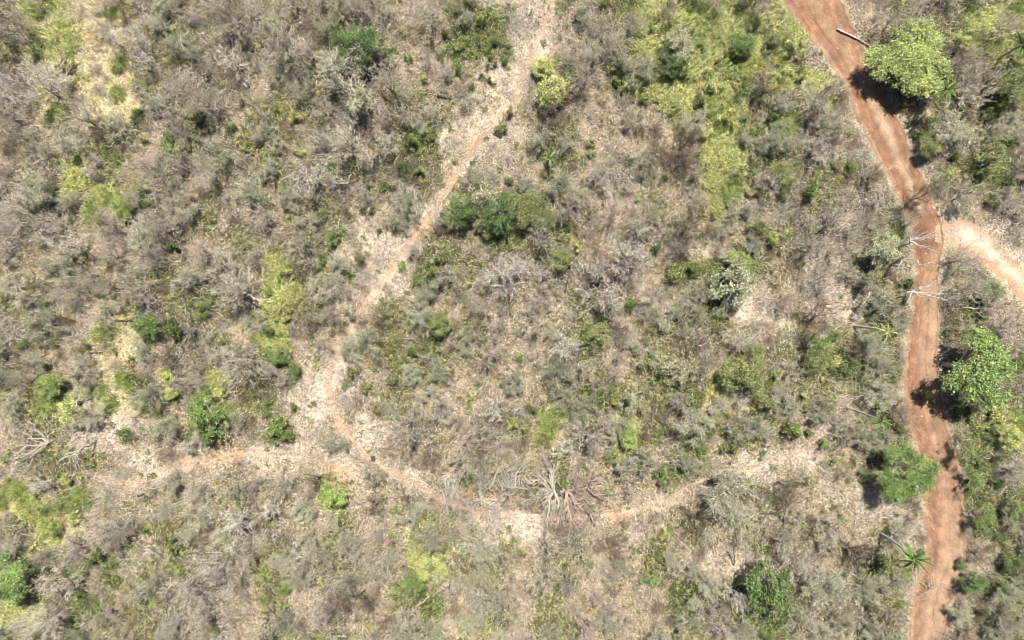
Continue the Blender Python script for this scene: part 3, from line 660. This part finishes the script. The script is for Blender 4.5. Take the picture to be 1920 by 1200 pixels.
palm(1024, 303, 1031, 298, 19, 2.2, 'bright', 'short bright green palm beside a dark shrub in the middle of the scrub|short palm mid scrub', 14)

# ------------------------------------------------------------------ dead wood
def limb_chain(rng, p, q, r, n=5, wig=.07):
    p = np.array(p, float); q = np.array(q, float); L = np.linalg.norm(q - p)
    pts = [p + (q - p) * t + (rng.normal(size=3) * L * wig * math.sin(math.pi * t)) for t in np.linspace(0, 1, n + 1)]
    return [(pts[i], pts[i + 1], r * (1 - .75 * i / n), r * (1 - .75 * (i + 1) / n)) for i in range(n)]
def dead_wood(name, base, bz, tips, r, col, label, cat, group=None, kids=4, bend=.07, trunk_to=None, twig=.5, seed=None, kr=.5):
    """base pixel; tips: (px, py, z) ends of limbs."""
    rng = np.random.RandomState(seed or int(base[0] * 7 + base[1]))
    x0, y0 = P2W(*base); z0 = hz(x0, y0)
    e = link(name, None, loc=(x0, y0, z0)); e['category'] = cat
    if group: e['group'] = group
    st = np.array([0, 0, bz * .2]); tr = []
    if trunk_to:
        xt, yt = P2W(trunk_to[0], trunk_to[1], trunk_to[2]); q = np.array([xt - x0, yt - y0, trunk_to[2]])
        tr = limb_chain(rng, (0, 0, .02), q, r * 1.5, 5, .04); st = q
        tr = [(a, b, r * 1.5 - .4 * r * i / 5, r * 1.5 - .4 * r * (i + 1) / 5) for i, (a, b, c, d) in enumerate(tr)]
        link('trunk', seg_mesh('dead_trunk', tr, M_bark, 7, rng), e, jit([v * .8 for v in COLS[col]]))
    for tx, ty, tz in tips:
        if tz < 3: VISIBLE.append(((tx + base[0]) / 2, (ty + base[1]) / 2, 16)); VISIBLE.append((tx, ty, 8))
        xt, yt = P2W(tx, ty, tz); q = np.array([xt - x0, yt - y0, tz])
        sg = limb_chain(rng, st, q, r, 6, bend); out = {}
        L = np.linalg.norm(q - st)
        for a, b, ra, rb in sg[1:]:
            for _ in range(int(kids * .34 + rng.rand())):
                grow(a, rnd_dir(b - a, rng.uniform(.3, .75), rng), L * rng.uniform(.2, .45) * twig * 2, rb * kr * 1.7, 0, 2, rng, out, (3, 3), .09, .0, 1, (3, 2, 2), .35, .007)
        allsegs = sg + [s for v in out.values() for s in v]
        link('limb', seg_mesh('dead_limb', allsegs, M_bark, 5, rng, .8, 1.15), e, jit(COLS[col], .06))
    RECS.append((e, name, name.replace('_', ' '), label, base[0], base[1]))
    return e
COLS.update(bone=(.50, .455, .40), char=(.075, .06, .05), darkwood=(.13, .10, .075), driftwood=(.45, .395, .325), rust=(.38, .30, .235))
dead_wood('dead_tree', (1688, 462), 1, [(1770, 441, 7.2), (1729, 424, 7.4), (1756, 473, 7), (1757, 431, 7.3), (1708, 424, 6.8), (1748, 444, 7.2), (1726, 466, 6.8), (1738, 434, 7)], .085, 'bone', 'white dead tree fanning its limbs over the reddest part of the road|upper white dead tree', 'dead tree', 'dead white trees over the road', 3, .035, (1704, 452, 5.6), .3)
dead_wood('dead_tree', (1676, 560), 1, [(1764, 523, 6.8), (1784, 567, 6.6), (1702, 568, 6.2), (1754, 566, 6.8), (1742, 533, 6.8), (1700, 550, 6.3), (1776, 552, 6.9)], .095, 'bone', 'white dead tree forking over the road below the junction|lower white dead tree', 'dead tree', 'dead white trees over the road', 3, .035, (1711, 546, 5.6), .3)
dead_wood('dead_tree', (1668, 496), 1, [(1712, 482, 5), (1678, 524, 4.6), (1698, 520, 4.8), (1690, 512, 4.9), (1755, 494, 5.6), (1738, 500, 5.4)], .065, 'bone', 'thin white dead tree between the two larger white dead trees|thin white dead tree', 'dead tree', 'dead white trees over the road', 3, .08, (1690, 488, 4), .35)
dead_wood('fallen_tree', (103, 829), .5, [(0, 868, .8), (18, 884, .7), (50, 822, .9), (10, 850, 1.2), (36, 893, .6), (62, 800, 1.0), (50, 785, 1.1), (15, 795, .8), (0, 846, .5), (118, 818, .5), (85, 790, .8), (30, 870, 1.1), (24, 860, 1.0), (88, 806, .7)], .09, 'driftwood', 'big fallen dead tree with white limbs fanning out at the frame edge|big fanned fallen tree', 'fallen tree', None, 3, .05, (90, 830, .6), .3)
dead_wood('dead_tree', (176, 828), .5, [(104, 868, 3.0), (142, 884, 2.2), (160, 812, 2.5), (116, 876, 2.4), (117, 855, 3)], .07, 'bone', 'forked white dead tree between the fallen tree and bare ground|forked white dead tree', 'dead tree', None, 2, .05, (146, 846, 3.2), .3)
GP = 'dead trees felled across the footpath'
dead_wood('fallen_tree', (842, 886), .8, [(846, 930, .5), (838, 925, .4), (856, 925, .6), (862, 935, .3), (832, 945, .3), (850, 958, .3), (875, 945, .3), (822, 900, .6)], .19, 'driftwood', 'grey upright fan of dead limbs at the footpath end of the felled heap|fan at the heap end', 'fallen tree', GP, 10, .08, None, .55)
dead_wood('fallen_tree', (902, 935), .6, [(936, 878, 1.4), (880, 968, .4), (888, 950, .5), (925, 970, .4), (915, 905, 1.4), (870, 945, .4), (935, 955, .4), (900, 905, .8)], .19, 'driftwood', 'fallen grey tree with one long limb crossing the orange footpath|long limbed fallen tree', 'fallen tree', GP, 10, .07, None, .6)
dead_wood('fallen_tree', (940, 940), .6, [(953, 905, 1.3), (970, 885, 1.6), (918, 958, .3), (985, 865, 1.6), (968, 868, 1.5), (930, 975, .3), (975, 915, .8), (890, 935, .3)], .19, 'driftwood', 'thin forked fallen tree in the middle of the felled heap|thin forked fallen tree', 'fallen tree', GP, 10, .08, None, .6)
dead_wood('fallen_tree', (1028, 922), .8, [(1005, 890, 1.6), (1012, 888, 1.6), (1044, 860, 2), (1030, 880, 1.6), (992, 930, .8), (975, 945, .4), (1016, 968, .4), (1035, 965, .4), (1052, 950, .6), (1000, 915, 1), (1022, 985, .3), (1048, 985, .3), (985, 898, 1.4), (1018, 850, 1.8)], .19, 'driftwood', 'broad fallen dead tree spreading pale limbs both ways above the white sand|broad pale fallen tree', 'fallen tree', GP, 9, .09, (1038, 920, 1.0), .36)
dead_wood('fallen_tree', (1078, 924), .8, [(1122, 896, 1.3), (1136, 928, .8), (1066, 986, .4), (1060, 992, .4), (1096, 975, .4), (1046, 905, 1.4), (1068, 880, 1.7), (1076, 885, 1.7), (1108, 950, .4), (1110, 890, 1.3), (1130, 905, .9), (1040, 990, .3), (1085, 1000, .3), (1116, 985, .3), (1030, 930, .7)], .19, 'rust', 'largest fallen dead tree with brown limbs at the end of the heap|largest fallen tree', 'fallen tree', GP, 9, .07, (1062, 922, 1.0), .38)
dead_wood('dead_tree', (1300, 975), 1, [(1272, 990, 1.4), (1290, 950, 2), (1328, 955, 2), (1310, 1010, 1.2), (1330, 985, 1.4), (1282, 1004, 1), (1345, 970, 1.5), (1275, 945, 1.5), (1296, 1020, 1), (1315, 960, 2)], .13, 'darkwood', 'dark dead bush with crooked brown limbs on dry ground|dark crooked dead bush', 'dead tree', None, 4, .1, None, .5)
dead_wood('dead_tree', (1427, 988), .6, [(1405, 988, 1), (1440, 972, 1.4), (1438, 1002, 1), (1420, 1010, .8), (1452, 950, 1.8), (1446, 990, 1.2)], .07, 'driftwood', 'short dead tree with splayed pale limbs near the broad sage tree|short splayed dead tree', 'dead tree', None, 3, .08, None, .4)
dead_wood('dead_tree', (1474, 996), 1, [(1478, 930, 3), (1496, 918, 3), (1466, 938, 3), (1446, 960, 1.5)], .12, 'darkwood', 'brown dead tree with one long bent limb on pale ground|bent brown dead tree', 'dead tree', None, 4, .06, (1474, 960, 2.2), .4)
dead_wood('dead_tree', (1598, 1028), 1, [(1640, 1038, 2.5), (1590, 1050, 1.5), (1630, 1060, 1.8), (1610, 1078, 1.2), (1580, 1018, 1.5), (1655, 1025, 2.2), (1625, 1025, 2.4)], .12, 'char', 'blackened dead tree with arching limbs beside the drooping palm|blackened dead tree', 'dead tree', None, 4, .1, None, .5)
dead_wood('dead_tree', (288, 1040), .6, [(255, 1058, 1.4), (298, 1045, 2), (262, 1022, 1.6), (275, 1064, 1)], .05, 'bone', 'pale forked dead branches standing in the lower scrub|pale forked branches', 'dead tree', None, 3, .05, (280, 1032, 1.6), .4)
dead_wood('dead_tree', (1378, 1062), 1, [(1384, 1015, 3.6), (1380, 1030, 3.2)], .07, 'char', 'charred standing pole without limbs on pale ground|charred pole', 'dead tree', None, 1, .02, None, .2)
dead_wood('dead_tree', (478, 575), 1, [(496, 572, 3.5), (458, 548, 3.5), (470, 560, 3.2)], .07, 'bone', 'single white limb rising from the violet leafless tree|white limb by the violet tree', 'dead tree', None, 2, .04, (478, 560, 3), .3)
dead_wood('dead_tree', (1620, 742), .6, [(1590, 755, 1), (1640, 720, 2), (1655, 748, 1.5), (1608, 715, 2), (1578, 770, .5)], .055, 'bone', 'low whitish dead branches near the palm with a round shadow|whitish branches by the palm', 'dead tree', None, 3, .06, None, .4)
dead_wood('dead_tree', (1738, 1108), .4, [(1724, 1085, 1), (1752, 1092, 1.2), (1718, 1120, .6), (1745, 1078, 1)], .05, 'bone', 'low white dead branch lying on the lower dirt road edge|white branch on the road edge', 'dead tree', None, 3, .06, None, .4)
dead_wood('dead_tree', (1440, 112), .4, [(1425, 100, 1), (1452, 108, 1), (1434, 92, .8), (1446, 122, .6)], .05, 'bone', 'curled pale dead branch in the lime grass|curled pale branch', 'dead tree', None, 3, .2, None, .4)
def log(x0, y0, x1, y1, r, col, label, z=.12, bend=.03):
    rng = np.random.RandomState(int(x0 + y0)); a = P2W(x0, y0); b = P2W(x1, y1)
    q = np.array([b[0] - a[0], b[1] - a[1], hz(*b) - hz(*a)])
    pts = [np.array([0, 0, z + r]) + q * t + rng.normal(size=3) * np.array([1, 1, .2]) * np.linalg.norm(q) * bend * math.sin(math.pi * t) for t in np.linspace(0, 1, 7)]
    segs = [(pts[i], pts[i + 1], r * (1 - .3 * i / 6), r * (1 - .3 * (i + 1) / 6)) for i in range(6)]
    V, F = tubes([s[0] for s in segs], [s[1] for s in segs], [s[2] for s in segs], [s[3] for s in segs], 8)
    e0 = np.mean(V[:8], 0); e1 = np.mean(V[-8:], 0); n = len(V)
    V = np.concatenate([V, [e0, e1]])
    caps = [(n, (k + 1) % 8, k, n) for k in range(8)] + [(n + 1, n - 8 + k, n - 8 + (k + 1) % 8, n + 1) for k in range(8)]
    me = bpy.data.meshes.new('log'); me.from_pydata([tuple(v) for v in V], [], [tuple(f) for f in F] + [c[:3] for c in caps])
    at = me.color_attributes.new('tint', 'FLOAT_COLOR', 'POINT'); at.data.foreach_set('color', np.ones(4 * len(V), np.float32)); me.materials.append(M_bark)
    o = link('fallen_log', me, None, COLS[col], (a[0], a[1], hz(*a))); o['category'] = 'log'
    stub = [(pts[3], pts[3] + np.array([.25, .3, .25]), r * .4, r * .25), (pts[2], pts[2] + np.array([-.2, .3, .3]), r * .35, r * .2)]
    link('branch_stub', seg_mesh('branch_stub', stub, M_bark, 5, rng), o, COLS[col])
    RECS.append((o, 'fallen_log', 'fallen log', label, (x0 + x1) / 2, (y0 + y1) / 2))
log(1572, 52, 1632, 83, .14, 'bone', 'white fallen log reaching onto the top of the dirt road|white log on the road', .1, .01)
log(213, 601, 249, 602, .11, 'char', 'straight black fallen log above the climber covered tree|straight black log')
log(382, 640, 403, 613, .09, 'bone', 'pale straight fallen log in olive scrub|pale straight log')
log(525, 345, 556, 323, .09, 'bone', 'curved white fallen log below the white limbed tree|curved white log', .5, .08)
log(820, 179, 848, 186, .16, 'char', 'thick charred log lying above the footpath|thick charred log')
log(168, 662, 193, 661, .09, 'char', 'short black fallen log in grey scrub|short black log')
log(255, 931, 280, 935, .12, 'char', 'curved black log beside the side path end|curved black log', .1, .12)
log(1059, 547, 1068, 513, .13, 'char', 'dark upright lying log between grey leafless trees|dark log between grey trees')
log(1078, 600, 1102, 582, .08, 'driftwood', 'thin grey fallen branch above the round olive tree|thin grey log', .1, .1)
log(1803, 577, 1840, 578, .12, 'driftwood', 'grey straight log beside the road below the pale green tree|grey roadside log')
log(780, 1138, 806, 1117, .09, 'driftwood', 'thin pale log at the very bottom beside the round green tree|thin pale bottom log')
log(1024, 594, 1058, 566, .07, 'driftwood', 'slender grey fallen branch on beige grass|slender fallen branch', .08, .08)
log(608, 468, 630, 486, .07, 'bone', 'short white fallen branch at the edge of the pale clearing|short white branch')
log(95, 165, 115, 182, .13, 'char', 'black slanting log under the whitish upper trees|black slanting log', .4, .05)
# stump beside the footpath
def stump(px_, py_):
    x, y = P2W(px_, py_); rng = np.random.RandomState(9)
    segs = [(np.array([0, 0, -.05]), np.array([.02, 0, .25]), .34, .27), (np.array([.02, 0, .25]), np.array([.04, .02, .55]), .27, .24), (np.array([.04, .02, .55]), np.array([.04, .02, .56]), .24, .02)]
    for k in range(5):
        a = k * 1.26; segs.append((np.array([0, 0, .15]), np.array([math.cos(a) * .5, math.sin(a) * .5, -.03]), .13, .05))
    o = link('tree_stump', seg_mesh('tree_stump', segs, M_bark, 9, rng), None, COLS['char'], (x, y, hz(x, y))); o['category'] = 'stump'
    RECS.append((o, 'tree_stump', 'stump', 'small black stump on the footpath bend|black stump on the path', px_, py_))
stump(701, 859)

# ------------------------------------------------------------------ filling in the rest of the scrub, tile by tile
WTS = dict(g=[('bare', 5.5), ('thin', 1.2), ('dry', 2.4), ('shrub', .7), ('seed', .6)], b=[('dry', 4.5), ('bare', 1.5), ('seed', 2.2), ('shrub', .8), ('thin', .5)],
           o=[('shrub', 4), ('thin', 1.6), ('bare', 1.8), ('dry', 1.5), ('seed', 1)], G=[('shrub', 6), ('thin', 1.5), ('bare', .8), ('seed', 1)],
           l=[('mound', 3), ('shrub', 2), ('seed', 1), ('bare', .6)], y=[('dry', 3), ('seed', 2), ('mound', .4), ('bare', .8)], p=[('seed', 4), ('dry', 3)], d=[('shrub', 4), ('bare', 3), ('thin', 2)])
COLW = dict(bare=dict(g='grey grey violet white pale grey', b='pale grey brown pale', o='grey violet grey', G='violet grey', l='grey pale', y='pale white', p='pale', d='violet brown'),
            thin=dict(g='sage sage dsage', b='sage dsage', o='dsage sage', G='dsage dsage sage', d='dsage'),
            shrub=dict(g='olive dsage olive', b='olive dsage olive ygreen', o='olive olive dsage green ygreen', G='green green dgreen olive ygreen', l='lime ygreen green olive', d='dgreen dgreen green olive'),
            dry=dict(g='grey violet brown', b='pale brown grey brown', o='brown grey', y='pale pale', p='pale grey', d='brown'),
            seed=dict(g='olive dgreen green', b='olive green dgreen ygreen', o='green olive ygreen', G='green dgreen bright', l='green lime', y='olive ygreen', p='dgreen green olive', d='dgreen'),
            mound=dict(l='lime lime ygreen', y='ygreen ygreen'))
RAD = dict(bare=(20, 38), thin=(20, 34), shrub=(9, 22), dry=(10, 23), seed=(4, 9), mound=(12, 24))
CAP = dict(bare=292, thin=180, shrub=290, dry=290, seed=290, mound=90)
cnt = {k: 0 for k in CAP}
NAME = dict(bare_tree='bare', thin_leaved_tree='thin', leafy_shrub='shrub', dry_bush='dry', seedling='seed', grass_mound='mound')
for rec in RECS:
    if rec[1] in NAME: cnt[NAME[rec[1]]] += 1
VIS = [np.array(VISIBLE)]
BIN = {}
def add_spot(x, y, r): BIN.setdefault((int(x // 60), int(y // 60)), []).append((x, y, r))
for v in VISIBLE: add_spot(*v)
tries = 0
while tries < 60000 and any(cnt[k] < CAP[k] for k in CAP):
    tries += 1
    x = random.uniform(-25, 1945); y = random.uniform(-20, 1220)
    ch = chr(int(cover(x, y)))
    opts = [(k, wt) for k, wt in WTS[ch] if cnt[k] < CAP[k]]
    if not opts: continue
    k = random.choices([a for a, b in opts], [b for a, b in opts])[0]
    r = random.uniform(*RAD[k]) * (1 if k in ('seed',) else random.choice((.8, 1, 1)))
    rd, pd = float(road_dist(x, y)), float(path_dist(x, y))
    small = k in ('seed', 'dry')
    if rd < (r * .55 if not small else r * .5) + 2 or pd < (r * .5 if small else r * .75) + 5: continue
    if k in ('bare', 'thin', 'shrub', 'mound') and float(blob(x, y, PALE)) > .35: continue
    f = dict(bare=.72, thin=.75, shrub=.62, dry=.55, seed=.3, mound=.5)[k]
    ok = True
    for bx in range(int(x // 60) - 1, int(x // 60) + 2):
        for by in range(int(y // 60) - 1, int(y // 60) + 2):
            for (x2, y2, r2) in BIN.get((bx, by), ()):
                if math.hypot(x - x2, y - y2) < (r + r2) * f: ok = False; break
            if not ok: break
        if not ok: break
    if not ok: continue
    c = random.choice(COLW[k].get(ch, 'olive').split())
    FN[k](x, y, r, c); add_spot(x, y, r); cnt[k] += 1
print('placed', cnt, 'tries', tries)

# ------------------------------------------------------------------ one label per thing
ORD = ['', 'second ', 'third ', 'fourth ', 'fifth ', 'sixth ', 'seventh ', 'eighth ', 'ninth ']
anchors = []; by_look = {}; used = set()
for o, kind, look, label, x, y in RECS:
    if label:
        long_, short = (label.split('|') + [None])[:2]
        o['label'] = long_; used.add(long_)
        if short: anchors.append((short, x, y, o))
for rec in RECS:
    by_look.setdefault(rec[2], []).append(rec)
anchors += [('sharp footpath bend', 616, 725, None), ('sandy track mouth', 1785, 440, None), ('white sand patch', 985, 990, None), ('road and track junction', 1752, 430, None)]
for look, recs in by_look.items():
    opts = []
    pos = np.array([(r[4], r[5]) for r in recs])
    for short, ax, ay, ao in anchors:
        d = np.hypot(pos[:, 0] - ax, pos[:, 1] - ay)
        if ao is not None:
            for i, r in enumerate(recs):
                if r[0] is ao: d[i] = 1e9
        order = np.argsort(d)
        for rk, i in enumerate(order[:9]):
            if d[i] < 1e8: opts.append((rk * 60 + d[i], rk, i, short))
        for wd, sel in (('above', (pos[:, 1] < ay - 5) & (np.abs(pos[:, 0] - ax) < ay - pos[:, 1])), ('below', (pos[:, 1] > ay + 5) & (np.abs(pos[:, 0] - ax) < pos[:, 1] - ay))):
            idx = [i for i in order if sel[i]]
            for rk, i in enumerate(idx[:9]): opts.append((rk * 60 + d[i] + 150, rk, i, wd + '|' + short))
    opts.sort(key=lambda t: t[:3]); done = set()
    for cst, rk, i, short in opts:
        o = recs[i][0]
        if i in done or 'label' in o: continue
        wd, nm = short.split('|') if '|' in short else (None, short)
        if wd: lab = f"{ORD[rk] or 'first '}{look} {wd} the {nm}"
        else: lab = f"{look} next to the {nm}" if rk == 0 else f"{ORD[rk]}{look} out from the {nm}"
        if lab in used or len(lab.split()) > 16: continue
        used.add(lab); o['label'] = lab; done.add(i)
    for i, r in enumerate(recs):
        if 'label' not in r[0]:
            r[0]['label'] = look + ' in the open scrub, far from the landmarks'

# ------------------------------------------------------------------ stuff: dry grass, litter, undergrowth
def blades(name, n, seed, lmin, lmax, wmin, wmax, elo, ehi, colfn, mat, z0=0.0, keepfn=None, area=(84, 58)):
    rng = np.random.RandomState(seed)
    x = rng.uniform(-area[0], area[0], n); y = rng.uniform(-area[1], area[1], n)
    # tufting: pull blades towards tuft centres
    q = .55; cx = np.floor(x / q); cy = np.floor(y / q)
    hx = _tab[cx.astype(int) & 255, cy.astype(int) & 255]; hy = _tab[cy.astype(int) & 255, cx.astype(int) & 255]
    tx = (cx + .2 + .6 * hx) * q; ty = (cy + .2 + .6 * hy) * q
    pull = rng.uniform(.0, .8, n); x = x + (tx - x) * pull; y = y + (ty - y) * pull
    px, py = W2P(x, y)
    k = keepfn(px, py, rng); x, y, px, py = x[k], y[k], px[k], py[k]; n = len(x)
    a = np.arctan2(y - ty[k], x - tx[k]) + rng.normal(size=n) * 1.0
    el = rng.uniform(elo, ehi, n); L_ = rng.uniform(lmin, lmax, n); wd = rng.uniform(wmin, wmax, n) * .5
    z = height(x, y) + z0 * rng.rand(n) ** 1.5
    d = np.stack([np.cos(a) * np.cos(el), np.sin(a) * np.cos(el), np.sin(el)], 1)
    s = np.stack([-np.sin(a), np.cos(a), rng.normal(size=n) * .3], 1) * wd[:, None]
    b = np.stack([x, y, z], 1)
    V = np.stack([b - s, b + s, b + d * L_[:, None]], 1).reshape(-1, 3)
    c = colfn(px, py, rng)
    return link(name, mesh(name, V, np.arange(3 * n).reshape(-1, 3), mat, np.repeat(c, 3, 0), False))
GD = np.zeros(128)
for k_, v_ in dict(g=.45, b=.95, o=.5, G=.42, l=.8, y=1.1, p=.75, d=.4).items(): GD[ord(k_)] = v_
def clear_mask(px, py, rng, lo_path=.85):
    rd = road_dist(px, py); pd = path_dist(px, py); pale = blob(px, py, PALE); org = blob(px, py, ORANGE, 7)
    pr = np.clip((rd + 1 + 16 * (fbm(px / 9, py / 9, 17) - .45) - 4 * rng.rand(len(px))) / 9, 0, 1) * (rd > -5) * np.clip((pd - 2) / 14, .36, 1) * (1 - .5 * pale) * (1 - .7 * org)
    return pr
def gcol(px, py, rng):
    c = ground_col(px, py, LB) * rng.uniform(.35, 1.6, len(px))[:, None]
    dk = (rng.rand(len(px)) < .25)[:, None]
    return np.where(dk, c * np.array((.5, .45, .4)), c)
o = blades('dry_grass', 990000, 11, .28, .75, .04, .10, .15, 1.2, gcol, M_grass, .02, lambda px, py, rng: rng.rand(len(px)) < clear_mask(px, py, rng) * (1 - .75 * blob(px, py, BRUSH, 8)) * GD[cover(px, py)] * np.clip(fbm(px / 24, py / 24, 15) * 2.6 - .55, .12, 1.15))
tag(o, 'dry straw grass and green grass covering the scrub floor', 'grass', kind='stuff')
TW = dict(g=1.1, b=.5, o=.6, G=.35, l=.2, y=.3, p=.8, d=.8); TWL = np.zeros(128)
for k_, v_ in TW.items(): TWL[ord(k_)] = v_
def twcol(px, py, rng):
    pal = np.array([(.55, .49, .40), (.44, .39, .32), (.24, .19, .15), (.64, .58, .51), (.34, .28, .22), (.10, .08, .06)])
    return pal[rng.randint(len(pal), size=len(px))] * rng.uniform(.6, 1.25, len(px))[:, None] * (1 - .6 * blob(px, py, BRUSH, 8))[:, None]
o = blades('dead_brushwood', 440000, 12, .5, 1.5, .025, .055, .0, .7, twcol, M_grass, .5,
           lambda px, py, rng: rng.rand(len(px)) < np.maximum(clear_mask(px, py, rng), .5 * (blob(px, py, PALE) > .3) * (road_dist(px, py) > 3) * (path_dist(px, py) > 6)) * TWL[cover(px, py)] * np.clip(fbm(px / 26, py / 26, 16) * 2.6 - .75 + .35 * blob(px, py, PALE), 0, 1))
tag(o, 'tangled grey dead brushwood between the trees', 'brushwood', kind='stuff')
LFD = dict(g=.6, b=.5, o=1, G=1, l=1, y=.35, p=.1, d=1); LFL = np.zeros(128)
for k_, v_ in LFD.items(): LFL[ord(k_)] = v_
def undergrowth(n, seed):
    rng = np.random.RandomState(seed)
    m = n // 12
    cx = rng.uniform(-84, 84, m); cy = rng.uniform(-58, 58, m); px, py = W2P(cx, cy)
    keep = rng.rand(m) < np.clip(road_dist(px, py) / 10, 0, 1) * np.clip((path_dist(px, py) - 6) / 14, .03, 1) * LFL[cover(px, py)] * np.clip(fbm(px / 26, py / 26, 18) * 4.5 - 1.7, 0, 1) * (1 - .7 * blob(px, py, PALE))
    cx, cy, px, py = cx[keep], cy[keep], px[keep], py[keep]; m = len(cx)
    pal = {'l': (.37, .41, .14), 'G': (.20, .25, .075), 'o': (.27, .29, .105), 'g': (.28, .285, .125), 'b': (.31, .30, .125), 'y': (.42, .39, .15), 'p': (.18, .19, .08), 'd': (.11, .13, .05)}
    base = lut(pal)[cover(px, py)] * rng.choice([.3, .5, .8, 1.1, 1.4], m)[:, None] * np.stack([rng.uniform(.8, 1.3, m), np.ones(m), rng.uniform(.7, 1.3, m)], 1)
    c = np.stack([cx, cy, height(cx, cy) + rng.uniform(.05, 1.1, m)], 1); per = 12
    cc = np.repeat(c, per, 0) + rng.normal(size=(m * per, 3)) * np.array([.16, .16, .1]); cc[:, 2] = np.maximum(cc[:, 2], height(cc[:, 0], cc[:, 1]) + .03)
    V, F = leaf_quads(cc, .165, rng, .5, .6)
    t = np.repeat(base, per, 0) * rng.uniform(.65, 1.35, m * per)[:, None]
    return link('leafy_undergrowth', mesh('leafy_undergrowth', V, F, M_grass, np.repeat(t, 4, 0), False))
tag(undergrowth(1600000, 21), 'low green leafy undergrowth scattered through the scrub', 'undergrowth', kind='stuff')
# clods and pebbles on the tracks
def clods(n, seed):
    rng = np.random.RandomState(seed)
    x = rng.uniform(-70, 70, n); y = rng.uniform(-44, 44, n); px, py = W2P(x, y)
    rd = road_dist(px, py); k = (rd < 4) & (rng.rand(n) < np.where(rd > -9, .5, .05)) | (path_dist(px, py) < 9) & (rng.rand(n) < .1)
    x, y, px, py = x[k], y[k], px[k], py[k]; n = len(x); s = rng.uniform(.03, .12, n) * rng.uniform(.5, 1.3, n)
    o_ = np.array([(1, 0, 0), (0, 1, 0), (-1, 0, 0), (0, -1, 0), (0, 0, 1)], float)
    V = np.stack([x, y, height(x, y) + .03], 1)[:, None] + o_[None] * s[:, None, None] * rng.uniform(.6, 1.3, (n, 5, 1))
    f = np.array([(0, 1, 4), (1, 2, 4), (2, 3, 4), (3, 0, 4)])
    F = (f[None] + (np.arange(n) * 5)[:, None, None]).reshape(-1, 3)
    c = np.array([(.40, .22, .13), (.52, .36, .24), (.20, .12, .08)])[rng.randint(3, size=n)]
    return link('earth_clods', mesh('earth_clods', V.reshape(-1, 3), F, M_grass, np.repeat(c, 5, 0), False))
tag(clods(110000, 31), 'loose earth clods along the dirt road edges', 'clods', kind='stuff')

_n = [o['label'] for o in C.objects if 'category' in o]
print('labels', len(_n), 'distinct', len(set(_n)), 'fallback', sum('far from the landmarks' in s for s in _n))
